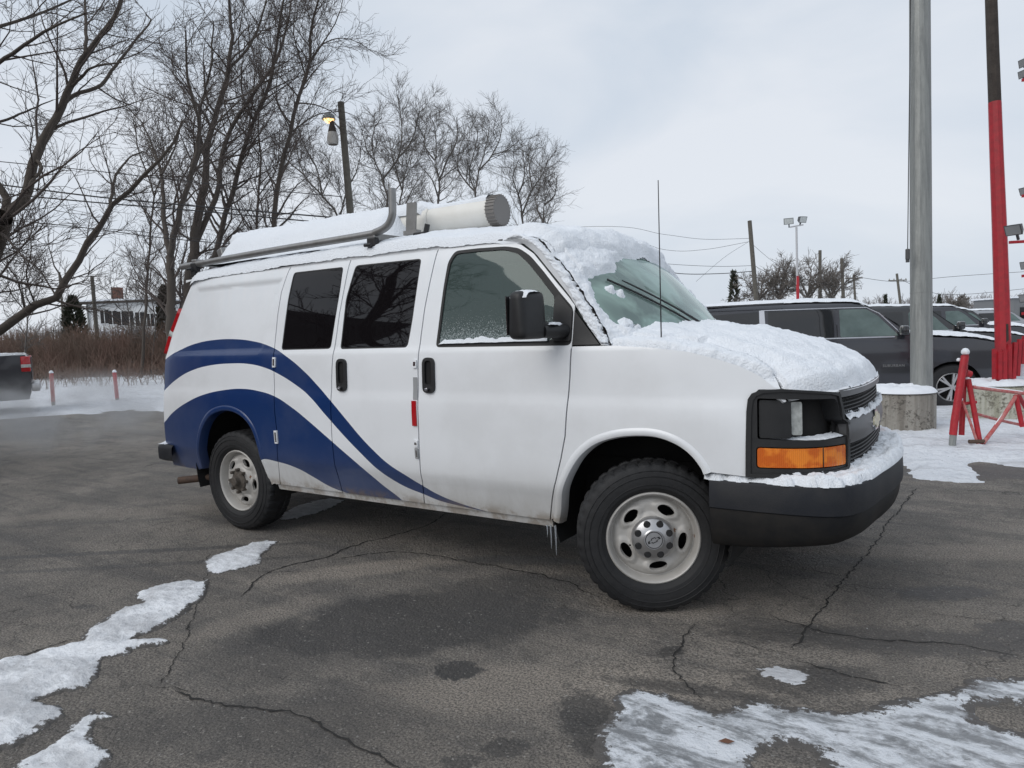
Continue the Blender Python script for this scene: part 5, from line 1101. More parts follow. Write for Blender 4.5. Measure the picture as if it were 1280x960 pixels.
# bushy thicket beyond the dark suv, and evergreens
for k, (x, h, sd_, w_) in enumerate(((975, 46, 71, 26), (1010, 50, 72, 28), (1040, 44, 73, 22), (950, 34, 75, 18), (1197, 13, 74, 11))):
    dp = 55 if k < 4 else 90; sc = dp/888; y0 = 380 if k < 4 else 388
    L_ = [([at(x, y0+12, dp), at(x, y0-6, dp), at(x+2, y0-h*.6, dp), at(x+5, y0-h, dp)], .14, .03)] + [([at(x, y0-4-j*2, dp), at(x+s_*w_*.5, y0-h*.45-j, dp+s_), at(x+s_*w_, y0-h*(.8-.08*j), dp+s_*1.5)], .09, .03) for j, s_ in enumerate((-1, 1, -.5, .6))]
    tree('round_bare_tree', ('round bare tree beyond the suv roof, left of the light mast', 'round bare tree behind the light mast', 'round bare tree by the short wooden poles', 'low bare tree leftmost beyond the suv roof', 'small round bare tree far away right of the grey pole')[k], 'tree', L_, sd_, scale=1.3 if k < 4 else .9, dens=1.35, tw=.013 if k < 4 else .02, m=M['hazed_tree'], cl=.8)
def conifer(name, label, x, ybase, ytop, dp, wpx, seed, m=None, colm=False):
    rr = random.Random(seed); b0 = at(x, ybase, dp); t0 = at(x, ytop, dp); b0.z = gz(b0.x, b0.y) - .05; H = (t0-b0).length; R = wpx/2*dp/888; root = empty(name, tuple(b0), label=label, cat='tree')
    MB().tube([(0, 0, -.1), (0, 0, H*.5)], [R*.12, R*.05], 7).build('trunk', M['darkwood'], root)
    V = []; F = []; n = 2600 if colm else 1000
    for k in range(n):
        t = rr.random()**.8; r = R*((1-t**5)*(.55+.45*min(1, t*4)) if colm else (1-t**1.6))*(.5+.5*rr.random()**.5)*(1+.2*noise.noise(Vector((t*5, k*.01, seed)))); a = rr.uniform(0, 2*math.pi); p = Vector((r*math.cos(a), r*math.sin(a), t*H))
        s = H*.028*rr.uniform(.6, 1.3); o = Vector((math.cos(a), math.sin(a), rr.uniform(.2, 1.2))).normalized(); q = o.cross(Vector((rr.gauss(0, 1), rr.gauss(0, 1), rr.gauss(0, 1)))).normalized()
        b = len(V); V += [p - q*s*.5, p + q*s*.5, p + o*s*1.8 + Vector((0, 0, s*.5))]; F.append((b, b+1, b+2))
    mesh('crown', V, F, m or M['evergreen'], root, False); return root
conifer('evergreen', 'narrow dark evergreen column in front of the white house', 97, 452, 372, 40, 25, 1, None, True)
conifer('evergreen', 'narrow dark evergreen beside the van taillight', 212, 452, 360, 38, 20, 2, mat('brown_evergreen', (.045, .034, .022), .9, var=(3, .8, (.05, .05, .03))), True)
conifer('evergreen', 'small ragged evergreen beyond the windshield, left of the leaning pole', 918, 385, 340, 60, 20, 3)
conifer('evergreen', 'tiny distant evergreen right of the grey pole', 1174, 392, 369, 90, 12, 4)
conifer('evergreen', 'tiny distant shrub right of the dark suv roof', 1107, 388, 369, 80, 9, 5)
# ------------------------------------------------------------------ poles, wires, lamps
def wpole(name, label, p0, p1, dp, r, m=None, cat='pole', group=None, arms=(), dp1=None):
    b = at(*p0, dp); t = at(*p1, dp1 or dp); d = (t-b).normalized(); k = b.z/d.z if abs(d.z) > .01 else 0; g0 = b - d*(k+.3)
    root = empty(name, tuple(g0), label=label, cat=cat, group=group); L_ = (t-g0)
    o = MB().tube([(0, 0, 0)] + [tuple(L_*f) for f in (.33, .66, 1)], [r*1.15, r*1.08, r, r*.92], 10).build('pole_shaft', m or M['wood'], root, smooth=True)
    for f, w in arms:
        c = L_*f; s = RGT; MB().beam(c-s*w, c+s*w, .10, .12).build('crossarm', M['wood'], root)
        for q in (-.9, -.4, .4, .9): MB().lathe([(.0, .18), (.05, .16), (.06, .06), (.03, .0)], 'Z', 8, tuple(c+s*w*q+UP*.06)).build('insulator', M['concrete'], root, smooth=True)
    return root, g0
lp, g0 = wpole('lamp_pole', 'leaning wooden pole with a lit lamp behind the roof rack', (438, 268), (426, 128), 27, .135, cat='lamp pole')
def loc(px, py, dp, g): return tuple(at(px, py, dp)-g)
MB().tube([loc(436, 180, 27, g0), loc(428, 165, 27, g0), loc(417, 152, 27, g0)], .028, 8).build('lamp_arm', M['galv'], lp, smooth=True)
c = Vector(loc(411, 149, 27, g0))
MB().lathe([(0, .24), (.12, .22), (.22, .12), (.25, .02), (.25, -.02)], 'Z', 18, tuple(c)).build('lamp_shade', M['galv'], lp, smooth=True)
MB().lathe([(0, -.16), (.10, -.13), (.17, -.05), (.20, .06), (0, .08)], 'Z', 16, tuple(c)).build('lamp_bulb', M['lamp'], lp, smooth=True)
c2 = Vector(loc(415, 158, 27, g0))
MB().lathe([(.05, .22), (.10, .05), (.17, -.22)], 'Z', 18, tuple(c2)).build('lamp_housing', M['darkwood'], lp, smooth=True)
MB().lathe([(.17, -.22), (.22, -.45), (.20, -.66), (.17, -.68)], 'Z', 18, tuple(c2)).build('lamp_glass', M['diffglass'], lp, smooth=True)
wpole('utility_pole', 'thin wooden pole left of the white house', (82, 430), (74, 340), 60, .10)
wpole('utility_pole', 'wooden pole standing in front of the white house', (123, 440), (115, 346), 42, .11)
wpole('utility_pole', 'leaning wooden utility pole right of the windshield', (945, 372), (937, 276), 42, .13)
wpole('utility_pole', 'dark wooden pole left of the two short ones beyond the suv', (1025, 370), (1025, 313), 60, .14)
wpole('utility_pole', 'short dark wooden pole second right of the light mast', (1054, 370), (1052, 323), 60, .14)
wpole('utility_pole', 'distant utility pole with crossarm over the suv roof edge', (1069, 375), (1067, 343), 95, .15, arms=((.93, 1.2),))
wpole('utility_pole', 'distant leaning utility pole with crossarm left of the grey pole', (1126, 383), (1121, 342), 85, .15, arms=((.88, 1.1),))
def wire(label, pts, dp, r, dp2=None, sag=0):
    n = len(pts); P = smooth_line([tuple(at(x, y, dp+((dp2 or dp)-dp)*i/(n-1))) for i, (x, y) in enumerate(pts)], 8)
    tag(MB().tube(P, r, 5).build('overhead_wire', M['wire'], smooth=True), label, 'wire', 'overhead wires')
for lab, pts, r in (('topmost overhead wire crossing the left trees', [(-60, 196), (0, 202), (130, 215), (300, 234), (428, 246)], .012), ('thick overhead wire second from top in the left trees', [(-60, 226), (0, 231), (130, 247), (262, 259), (430, 273)], .02),
                    ('thick overhead wire third from top in the left trees', [(-60, 236), (0, 242), (130, 254), (262, 265), (433, 281)], .018), ('lowest overhead wire above the white house', [(-60, 268), (0, 274), (100, 284), (200, 297), (300, 306)], .012), ('thin overhead wire low in the left trees', [(-60, 277), (0, 281), (60, 283), (160, 288), (260, 300)], .008)):
    wire(lab, [(-500, pts[0][1]-30)] + pts, 19, r)
for lab, pts, r in (('uppermost thin wire running to the leaning pole', [(745, 283), (830, 293), (880, 299), (937, 298)], .010), ('second thin wire running to the leaning pole', [(745, 292), (830, 312), (880, 312), (937, 302)], .010), ('middle wire left of the leaning pole', [(790, 326), (850, 331), (900, 333), (942, 332)], .012), ('double thick wire low left of the leaning pole', [(800, 334), (850, 342), (900, 342), (942, 339)], .022),
                    ('wire falling right from the leaning pole', [(940, 305), (965, 326), (995, 345), (1060, 362)], .010), ('lower wire falling right from the leaning pole', [(943, 332), (960, 342), (990, 362)], .010), ('guy wire down left from the leaning pole', [(936, 302), (905, 322), (870, 352)], .008)):
    wire(lab, ([(480, 300)] + pts) if pts[0][0] < 820 else pts, 42, r)
wire('faint far wire between the grey and the red pole', [(1069, 346), (1124, 352), (1200, 345), (1400, 332)], 85, .025); wire('lower faint far wire right of the grey pole', [(1124, 349), (1180, 368), (1290, 360), (1420, 345)], 85, .025)
def floodlight(par, c, aim, s, tilt=.5, m=None):
    """head on a short yoke: housing, glass, bracket"""
    aim = Vector(aim).normalized(); sd = aim.cross(UP).normalized(); up = sd.cross(aim); Rm = Matrix((sd, aim, up)).transposed(); c = Vector(c)
    h = MB(); f = [(-.5, -.34), (.5, -.34), (.5, .34), (-.5, .34)]; bk = [(-.34, -.20), (.34, -.20), (.34, .22), (-.34, .22)]
    vs = [c + Rm @ Vector((x*s, .24*s, z*s)) for x, z in f] + [c + Rm @ Vector((x*s, -.22*s, z*s)) for x, z in bk]
    h.add(vs, [(3, 2, 1, 0), (4, 5, 6, 7), (0, 1, 5, 4), (1, 2, 6, 5), (2, 3, 7, 6), (3, 0, 4, 7)]); ho = h.build('lamp_head', m or M['floodgrey'], par)
    MB().add([c + Rm @ Vector((x*s*.88, .252*s, z*s*.84)) for x, z in f], [(0, 1, 2, 3)]).build('lamp_lens', M['dimlens'] if s < .3 else M['clearlens'], ho)
    MB().beam(c - up*.30*s - aim*.05*s, c - up*.75*s - aim*.05*s, .12*s).box(c - up*.34*s, (.55*s, .10*s, .06*s), Rm).build('yoke', M['floodgrey'], ho)
    return ho
M['dimlens'] = mat('dim_flood_lens', (.22, .225, .23), .2, coat=.5); M['floodgrey'] = mat('floodlight_grey', (.075, .078, .08), .5, .3); M['mastwhite'] = mat('mast_white', (.42, .42, .43), .5)
fm, g0 = wpole('floodlight_mast', 'distant white light mast with red foot and two floodlights', (997, 372), (995.5, 284), 48, .075, M['mastwhite'], cat='light mast')
MB().tube([loc(997.6, 400, 48, g0), loc(997, 345, 48, g0)], .10, 10).build('painted_foot', M['red'], fm)
MB().beam(loc(987.5, 284, 48, g0), loc(1004, 281, 48, g0), .09).build('crossbar', M['mastwhite'], fm)
for x, y in ((986, 276), (1002, 274)): floodlight(fm, loc(x, y, 48, g0), (-FWD*.8 + RGT*(-.4 if x < 990 else .3) - UP*.3), .62)
# ------------------------------------------------------------------ grey pole in its concrete drum
def drum(par, h, r, m, n=40, seed=0):
    mb = MB(); rows = [(-.1, r*1.0), (0, r), (h*.33, r*1.0), (h*.66, r), (h-.03, r), (h, r-.03)]; V = []
    for z, q in rows:
        for k in range(n):
            a = 2*math.pi*k/n; rr_ = q*(1+.012*fbm(math.cos(a)*3, math.sin(a)*3, z*4+seed)) - (.006 if k % 5 == 0 else 0); V.append((rr_*math.cos(a), rr_*math.sin(a), z))
    V.append((0, 0, h)); F = [(i*n+k, i*n+(k+1) % n, (i+1)*n+(k+1) % n, (i+1)*n+k) for i in range(len(rows)-1) for k in range(n)] + [((len(rows)-1)*n+k, (len(rows)-1)*n+(k+1) % n, len(V)-1) for k in range(n)]
    return mb.add(V, F).build('concrete_base', m, par, smooth=True)
def drum_snow(par, h, r, hole, seed, t=.07):
    return snow_on('snow', par, lambda q, a: ((hole+(r-hole)*q)*math.cos(a), (hole+(r-hole)*q)*math.sin(a), h), (0, 1), (0, 2*math.pi+.001), 16, 70, lambda q, a: (t*(1-q**5)*(1+.5*fbm(math.cos(a)*2, math.sin(a)*2, seed)) + .004)*min(1, .5+q*4) if q < 1 else .0, up=1, lump=.012)
pb = floor_at(1148, 543); pb = pb + FWD*.40; PD = (pb-CAM).dot(_d)
pole = empty('flag_pole', tuple(pb), label='thick grey steel pole set in a snow-topped concrete drum', cat='pole')
drum(pole, .50, .40, M['concrete'])
off = at(1152, 470, PD)-pb; tp = at(1149.5, -60, PD)-pb; k_ = (.48-off.z)/(tp.z-off.z); q0 = off + (tp-off)*k_
V0 = [q0 + (tp-q0)*f for f in (0, .5, 1)]
seamz = (at(1150, 366, PD)-pb); MB().tube(V0, [.130, .127, .122], 14).build('pole_shaft', M['galv'], pole, smooth=False)
sm_ = q0 + (tp-q0)*((seamz.z-q0.z)/(tp.z-q0.z)); MB().tube([sm_-UP*.006, sm_+UP*.006], .1305, 14).build('pole_seam', M['galv'], pole)
drum_snow(pole, .50, .41, .10, 1)
rp = [at(1138.5, -40, PD-.14)-pb, at(1137, 100, PD-.14)-pb, at(1135.5, 230, PD-.14)-pb, at(1134.5, 318, PD-.14)-pb]; MB().tube(rp, .006, 6).build('halyard', M['wire'], pole, smooth=True)
MB().box(rp[-1], (.05, .05, .14), bevel=.012).tube([rp[-1]-UP*.03, rp[-1]-UP*.10], .022, 8).build('cleat', M['floodgrey'], pole)
# red wooden pole and its drum
pb2 = floor_at(1266, 531, -.05) + FWD*.40; PD2 = (pb2-CAM).dot(_d)
rp_ = empty('painted_pole', tuple(pb2), label='tall wooden pole, bare brown on top and red paint below', cat='pole')
drum(rp_, .52, .41, M['concrete_worn'], seed=4); drum_snow(rp_, .52, .42, .14, 4, .06)
def L2(px, py, d=0): return tuple(at(px, py, PD2+d)-pb2)
MB().tube([L2(1255, 476), L2(1252.5, 380), L2(1249.5, 290), L2(1246, 200), L2(1243.5, 128)], [.100, .098, .092, .086, .082], 9).build('painted_shaft', M['red'], rp_)
MB().tube([L2(1243.6, 130), L2(1241, 60), L2(1237, -60)], [.080, .078, .074], 9).build('bare_shaft', M['darkwood'], rp_)
MB().add([L2(1257.5, 405, -.10), L2(1260.5, 405, -.10), L2(1261, 425, -.10), L2(1258, 428, -.10)], [(0, 1, 2, 3)]).build('peeled_patch', M['darkwood'], rp_)
for k, (x0, x1, y0, y1, d) in enumerate(((1241, 1246, 436, 474, -.14), (1246.5, 1252, 440, 475, -.16), (1252.5, 1258, 437, 474, -.15), (1259, 1264, 430, 473, -.10), (1264, 1269, 428, 474, -.05), (1270, 1274, 424, 470, 0), (1276, 1280, 420, 455, .05))):
    a0, a1 = Vector(L2((x0+x1)/2, y1, d)), Vector(L2((x0+x1)/2+(2.5 if k > 3 else 0), y0, d)); MB().beam(a0, a1, .045, (x1-x0)/888*PD2*.95, up=tuple(RGT)).build('plank', M['red'], rp_)
sb = at(1276, 452, PD2+.3); bm_ = MB().lathe([(0, .24), (.10, .22), (.19, .10), (.22, -.08), (.20, -.2)], 'Z', 16, tuple(sb)); tag(bm_.build('snow_heap', M['snow'], smooth=True), 'pale snow heap behind the red planks at the right edge', 'snow heap')
# ------------------------------------------------------------------ red tubular barricade
bd = 7.75; bc = floor_at(1193, 560); bar_ = empty('barricade', tuple(bc), label='bent red tube barricade with snow caps in front of the poles', cat='barricade')
def LB(x, y, d=0): return tuple(at(1140+x/4.8, 400+y/4.8, bd+d)-bc)
def bt_(name, pts, r, m, n=10): return MB().tube([LB(*p) for p in pts], r, n).build(name, m, bar_, smooth=True)
bt_('post', [(318, 215, -.05), (285, 420, -.05), (255, 610, -.05), (246, 690, -.05)], .040, M['red']); bt_('post_foot', [(250, 660, -.05), (238, 785, -.05)], .036, M['galv'])
bt_('post', [(322, 205, .04), (308, 420, .04), (297, 690, .04)], .030, M['red'])
bt_('leg', [(338, 355, 0), (372, 540, -.03), (412, 765, -.08)], .028, M['red']); bt_('rail', [(365, 402, 0), (520, 422, 0), (672, 440, 0), (860, 462, .05)], .020, M['faded_red'])
bt_('brace', [(628, 450, 0), (540, 590, -.05), (428, 738, -.1)], .021, M['faded_red']); bt_('leg', [(622, 450, 0), (642, 545, 0), (662, 640, 0)], .026, M['red']); bt_('leg', [(640, 452, .05), (700, 560, .2), (760, 690, .3)], .022, M['red'])
bt_('crossbar', [(262, 520, -.05), (330, 500, 0), (385, 492, 0)], .018, M['red']); bt_('foot', [(342, 730, -.1), (432, 728, -.1)], .022, M['rust'])
bt_('rail', [(372, 560, .0), (520, 600, .15), (700, 640, .3)], .016, M['faded_red']); bt_('brace', [(300, 480, -.04), (345, 600, -.05), (395, 745, -.1)], .014, M['faded_red'])
for pts_, r_ in ((((380, 396, 0), (520, 415, 0), (660, 432, 0)), .013), (((600, 492, -.01), (560, 550, -.03), (500, 630, -.06)), .013), (((300, 470, -.06), (276, 520, -.06)), .012)): bt_('snow', list(pts_), r_, M['snow'], 8)
bt_('collar', [(322, 318, 0), (350, 328, 0)], .040, M['red'])
for x, y, r in ((320, 192, .042), (280, 240, .022), (334, 350, .022), (560, 545, .014), (440, 722, .02)):
    c = Vector(LB(x, y, 0)); MB().lathe([(0, r*1.05), (r*.55, r*.9), (r*.95, r*.35), (r, -.1*r), (r*.8, -r*.55), (0, -r*.6)], 'Z', 14, tuple(c)).build('snow', M['snow'], bar_, smooth=True)
# floodlights on the mast just outside the right edge, reaching into frame
fd_ = 9.0; fmx = empty('floodlight_rack', tuple(floor_at(1330, 560)), label='floodlights on red brackets poking in at the right edge', cat='floodlights'); gx = Vector(fmx.location)
def LF(x, y, d=0): return tuple(at(x, y, fd_+d)-gx)
MB().tube([LF(1330, 560), LF(1322, -60)], .07, 10).build('mast', M['red'], fmx, smooth=True)
for x, y, s, ax_ in ((1282, 78, .17, (-.9, .15)), (1281, 92, .16, (-.9, .1)), (1283, 238, .17, (-.8, -.2)), (1269, 286, .24, (-.65, -.55)), (1284, 331, .17, (-.8, .0)), (1283, 372, .18, (-.8, 0))):
    floodlight(fmx, LF(x, y, .0), RGT*-1 - FWD*(.12 if s < .2 else .45) + UP*(ax_[1]*.4-.25), s*.85)
for y in (100, 245, 303, 345, 392): MB().beam(LF(1262 if y == 303 else 1278, y), LF(1330, y-4), .035).build('bracket', M['red'], fmx)
# ------------------------------------------------------------------ bollards on the left bank
for k, (x, y0, y1, tx, m1) in enumerate(((67, 509, 466, 64, 'faded_red'), (147, 504, 465, 143, 'red'))):
    b0 = floor_at(x, y0); dp = (b0-CAM).dot(_d); t0 = at(tx, y1, dp)-b0; r_ = empty('marker_post', tuple(b0), label=('faded pinkish red marker post nearer the pickup', 'bright red marker post nearer the van')[k], cat='post', group='red marker posts on the snow bank')
    MB().tube([-t0*.1, t0*.18], .042, 10).build('post_foot', M['concrete'], r_, smooth=True); MB().tube([t0*.16, t0], .045, 10).build('post_shaft', M[m1], r_, smooth=True)
    MB().lathe([(0, .06), (.03, .05), (.052, .01), (.048, -.01)], 'Z', 12, tuple(t0)).build('snow', M['snow'], r_, smooth=True)
# ------------------------------------------------------------------ white house behind the brush
HD = 62; hb = at(157, 437, HD); hb.z = 0
house = empty('house', tuple(hb), label='white two-storey house with snowy flat roof behind the brush', cat='house')
def HP(px, py, d=0): return at(px, py, HD+d)-hb
x0, x1 = HP(112, 437).dot(RGT), HP(200, 437).dot(RGT); z1 = HP(150, 379).z; HR = Matrix((RGT, FWD, UP)).transposed()
def hbox(name, cx, cy, cz, dx, dy, dz, m, par=None): return MB().box(HR @ Vector((cx, cy, cz)), (dx, dy, dz), HR).build(name, m, par or house)
hbox('wall', (x0+x1)/2, 3, z1/2, x1-x0, 6, z1, M['siding']); rf_ = hbox('roof', (x0+x1)/2-.1, 3, z1+.10, x1-x0+.9, 6.9, .18, M['darkwood']); hbox('snow', (x0+x1)/2-.1, 3, z1+.27, x1-x0+.8, 6.8, .16, M['groundsnow'], rf_)
ch = hbox('chimney', HP(134, 370).dot(RGT), 2, z1+.75, .7, .7, 1.5, M['brick'], rf_)
for px, py, w_, h_ in ((133, 396, .70, 1.15), (143, 397, .75, 1.15), (154, 398, .75, 1.2), (164, 398, .7, 1.2), (177, 399, .8, 1.2), (190, 400, .6, 1.1), (122, 428, .5, .5), (131, 428, .5, .5), (141, 428, .5, .5), (151, 428, .5, .5)):
    q = HP(px, py); wn = hbox('window', q.dot(RGT), -.02, q.z, w_+.16, .08, h_+.16, M['siding']); hbox('pane', q.dot(RGT), -.065, q.z, w_, .03, h_, M['darkglass'], wn); hbox('glazing_bar', q.dot(RGT), -.09, q.z, .05, .02, h_, M['siding'], wn)
hbox('porch_roof', HP(150, 412).dot(RGT), -.6, HP(150, 413).z, 4.2, 1.2, .14, M['groundsnow'])
hbox('downpipe', HP(107, 400).dot(RGT)+.4, -.06, z1/2, .1, .1, z1, M['galv'])
# low grey building and snow covered far car rows are at the right edge
SD = 60; sb_ = at(1275, 392, SD); sb_.z = -.2
shed = empty('building', tuple(sb_), label='low grey far building right of the red pole', cat='building')
MB().box(Vector((0, 0, 1.35)), (4.6, 5, 2.7), HR).build('wall', mat('grey_block', (.16, .165, .17), .9), shed); MB().box(Vector((0, 0, 2.78)), (4.9, 5.3, .14), HR).build('roof', M['groundsnow'], shed)
for i in (-1.4, 0, 1.4): MB().box(HR @ Vector((i, -2.53, 1.5)), (.8, .06, .9), HR).build('window', M['darkglass'], shed)
# ================================================================== other vehicles
M['suvgrey'] = mat('charcoal_car_paint', (.030, .031, .038), .22, .3, coat=.8, spec=.6); M['carblack'] = mat('black_car_paint', (.014, .015, .017), .25, coat=.8); M['carsilver'] = mat('silver_car_paint', (.30, .31, .33), .3, .4, coat=.6)
M['lens2'] = mat('dim_lens', (.20, .21, .22), .2, coat=.5)
M['autoglass'] = mat('auto_glass', (.014, .015, .017), .03, spec=.7); M['greenglass'] = mat('greenish_auto_glass', (.035, .060, .056), .04, spec=.8, var=(1.6, .8, (.12, .17, .16)))
M['alloy'] = mat('alloy_wheel', (.45, .45, .46), .35, .6)
def car_wheel(par, x, y, R, w, out, spokes=6):
    root = MB().lathe([(R*.62, -w*.45), (R*.72, -w*.52), (R*.93, -w*.48), (R, -w*.36), (R, w*.36), (R*.93, w*.48), (R*.62, w*.45)], 'Y', 40).build('wheel', M['tyre'], par, smooth=True); root.location = (x, y, R)
    s = -1 if out < 0 else 1
    MB().lathe([(R*.64, s*w*.42), (R*.60, s*w*.48), (R*.56, s*w*.40), (R*.55, -s*w*.2)], 'Y', 40).build('rim', M['alloy'], root, smooth=True); MB().lathe([(R*.56, s*w*.05), (0, s*w*.05)], 'Y', 24).build('brake_disc', M['dark'], root)
    for k in range(spokes):
        a = 2*math.pi*k/spokes+.3
        for da in (-.12, .12): MB().beam((R*.10*math.cos(a), s*w*.40, R*.10*math.sin(a)), (R*.59*math.cos(a+da), s*w*.42, R*.59*math.sin(a+da)), R*.075, R*.10, up=(0, 1, 0)).build('spoke', M['alloy'], root)
    MB().lathe([(0, s*w*.50), (R*.10, s*w*.49), (R*.13, s*w*.38)], 'Y', 16).build('wheel_cap', M['alloy'], root, smooth=True)
    return root
def car(name, label, cat, loc, rz, top, hwz, wheels, R, wins, paintm, glassm=None, arch=.06, bottom=.32, snow=None, seams=(), extras=None, group=None, shield=None, detail=True):
    """top: profile from front bottom over the roof to rear bottom; wins: side panes; wheels: axle x's"""
    root = empty(name, tuple(loc), rz, label, cat, group); hw = spl(*hwz); xf, xr_ = top[0][0], top[-1][0]
    def side(x, z): t = 1 - .10*max(0, (x-(xf-.9))/.9)**2 - .06*max(0, ((xr_+.6)-x)/.6)**2; return (x, -hw(z)*t, z)
    low = [(xr_+.05, bottom)]
    for wx in sorted(wheels):
        low += [(wx + (R+arch)*math.cos(a), max(bottom, R*.98 + (R+arch)*math.sin(a))) for a in np.linspace(math.pi*1.06, -.06*math.pi, 17)]
    low += [(xf-.05, bottom)]
    out_ = low + list(top)
    for mir in (False, True):
        sheet('body_side', paintm, root, side, out_, step=.16, stepb=.08, depth=.04, mirror=mir)
        for w, gm in wins: sheet('window', gm, root, side, arc_fill(w, .03, 3), step=.3, out=.006, depth=.006, mirror=mir)
        for sx in seams: sheet('door_seam', M['dark'], root, side, [(a+.006, b) for a, b in sx] + [(a-.006, b) for a, b in sx[::-1]], step=.3, out=.003, depth=.003, mirror=mir)
        for wx in wheels: car_wheel(root, wx, (hw(R)-.13)*(1 if mir else -1), R, .26, 1 if mir else -1) if detail or not mir else None
    # skin over hood, glass, roof, tail
    P = resample(top, 90); NB = 15; V = []
    for x, z in P:
        yw = -side(x, z)[1]
        for j in range(NB):
            u = -1+2*j/(NB-1); V.append((x, yw*u*(1 if abs(u) < 1 else .999), z + (.05*(1-abs(u)**2.5) if z > .7 else 0)))
    MB().add(V, [(i*NB+j, i*NB+j+1, (i+1)*NB+j+1, (i+1)*NB+j) for i in range(89) for j in range(NB-1)]).build('body_top', paintm, root, smooth=True)
    if shield:
        for nm, (i0, i1) in shield.items():
            (xa, za), (xb, zb_) = i0, i1; V = []
            for k in range(6):
                t = k/5; x, z = xa+(xb-xa)*t, za+(zb_-za)*t; yw = -side(x, z)[1]*.90
                for j in range(9): u = -1+2*j/8; V.append((x, yw*u, z+.05*(1-abs(u*.9)**2.5)))
            n = Vector((-(zb_-za), 0, xb-xa)).normalized(); n = n if n.z > 0 else -n; V = [tuple(Vector(v)+n*.012) for v in V]
            MB().add(V, [(i*9+j, i*9+j+1, (i+1)*9+j+1, (i+1)*9+j) for i in range(5) for j in range(8)]).build(nm, M['autoglass'], root, smooth=True)
    MB().box(((xf+xr_)/2, 0, .62), (xf-xr_-.5, hw(.6)*1.5, .5)).build('underbody', M['dark'], root)
    for (pts, t_) in (snow or ()):
        q = resample(pts, 30); f = lambda a, b: (lambda i, fr: (q[i][0]*(1-fr)+q[i+1][0]*fr, b*-side(q[i][0], q[i][1])[1]*.97, q[i][1]*(1-fr)+q[i+1][1]*fr + .05*(1-abs(b)**2.5)))(min(28, int(a)), a-min(28, int(a)))
        snow_on('snow', root, f, (0, 29), (-1, 1), 60, 26, lambda a, b: t_*min(1, a*.5+.1, (29-a)*.5+.1)**.5*min(1, (1-abs(b))*8+.5) + .012*fbm(a*.4, b*3), up=.9, lump=.01)
    if extras: extras(root, side, hw)
    return root
SUV_TOP = [(2.80, .36), (2.84, .55), (2.84, .87), (2.80, 1.03), (2.68, 1.13), (2.2, 1.23), (1.55, 1.28), (1.33, 1.31), (1.10, 1.46), (.75, 1.74), (.57, 1.86), (.35, 1.92), (-.45, 1.95), (-1.5, 1.945), (-2.30, 1.915), (-2.55, 1.85), (-2.72, 1.35), (-2.82, 1.0), (-2.85, .6), (-2.80, .38)]
SUV_W = ([.3, .5, .75, 1.0, 1.25, 1.30, 1.60, 1.86, 1.96], [.93, .99, 1.01, 1.01, .985, .96, .87, .775, .66])
SUV_WIN = [([(1.07, 1.32), (.13, 1.32), (.13, 1.815), (.57, 1.805), (.75, 1.68)], M['greenglass']), ([(.03, 1.32), (-1.08, 1.32), (-1.08, 1.83), (.03, 1.82)], M['autoglass']), ([(-1.24, 1.32), (-2.35, 1.32), (-2.28, 1.79), (-1.24, 1.83)], M['autoglass'])]
def suv_extras(full):
    def f(root, side, hw):
        for sg in (-1, 1):
            S_ = lambda x, z, o=.0: (x, side(x, z)[1]*(1 if sg < 0 else -1) + (-o if sg < 0 else o), z)
            MB().tube([S_(1.0, 1.305, .012), S_(0, 1.305, .012), S_(-1.3, 1.305, .012), S_(-2.5, 1.305, .012)], .012, 6).build('chrome_trim', M['chrome'], root)
            if full:
                MB().tube([S_(x, z, .010) for x, z in ((1.13, 1.33), (.78, 1.72), (.58, 1.835), (.15, 1.845), (-1.2, 1.855))], .009, 6).build('chrome_trim', M['chrome'], root)
                MB().add([S_(-1.23, 1.30, .014), S_(-1.12, 1.30, .014), S_(-1.14, 1.855, .014), S_(-1.23, 1.855, .014)], [(0, 1, 2, 3)]).build('chrome_post', M['chrome'], root)
            MB().box(S_(1.12, 1.41, .17), (.14, .20, .17), bevel=.04).box(S_(1.12, 1.36, .06), (.06, .12, .05)).build('side_mirror', paint_ := M['carblack'], root, smooth=True)
            for hx in (.15, -1.02): MB().box(S_(hx, 1.12, .022), (.22, .03, .028), bevel=.008).build('door_handle', M['suvgrey'], root)
            MB().beam(S_(-.8, 1.94, -.10)[:1] + (S_(-.8, 1.8, -.02)[1], 1.97), (-2.2, S_(-2.2, 1.8, -.02)[1], 1.96), .03).build('roof_rail', M['carblack'], root)
        if full:
            cu = bpy.data.curves.new('badge', 'FONT'); cu.body = 'SUBURBAN'; cu.size = .062; cu.extrude = .004; cu.space_character = 1.15
            tmp = bpy.data.objects.new('badge', cu); COL.objects.link(tmp); bpy.context.view_layer.update(); me_ = bpy.data.meshes.new_from_object(tmp.evaluated_get(bpy.context.evaluated_depsgraph_get())); bpy.data.objects.remove(tmp)
            b_ = link(bpy.data.objects.new('badge', me_), root); me_.materials.clear(); me_.materials.append(M['alu']); b_.location = (.80, side(.9, .80)[1]-.006, .78); b_.rotation_euler = (math.radians(90), 0, 0)
        MB().box((2.80, 0, .80), (.10, 1.15, .30), bevel=.02).build('grille', M['black'], root)
        for sg in (-1, 1): MB().box((2.70, sg*.76, .88), (.22, .30, .17), bevel=.04).build('headlight', M['clearlens'], root, smooth=True); MB().box((-2.78, sg*.88, 1.1), (.12, .14, .5), bevel=.03).build('taillight', M['redlens'], root)
        MB().box((0, .93, .37), (2.2, .14, .05)).box((0, -.93, .37), (2.2, .14, .05)).build('running_board', M['black'], root)
    return f
seamsS = [[(1.24, 1.30), (1.20, .9), (1.22, .45)], [(.08, 1.84), (.08, .9), (.08, .42)], [(-1.17, 1.30), (-1.25, 1.0), (-1.0, .75), (-.98, .42)]]
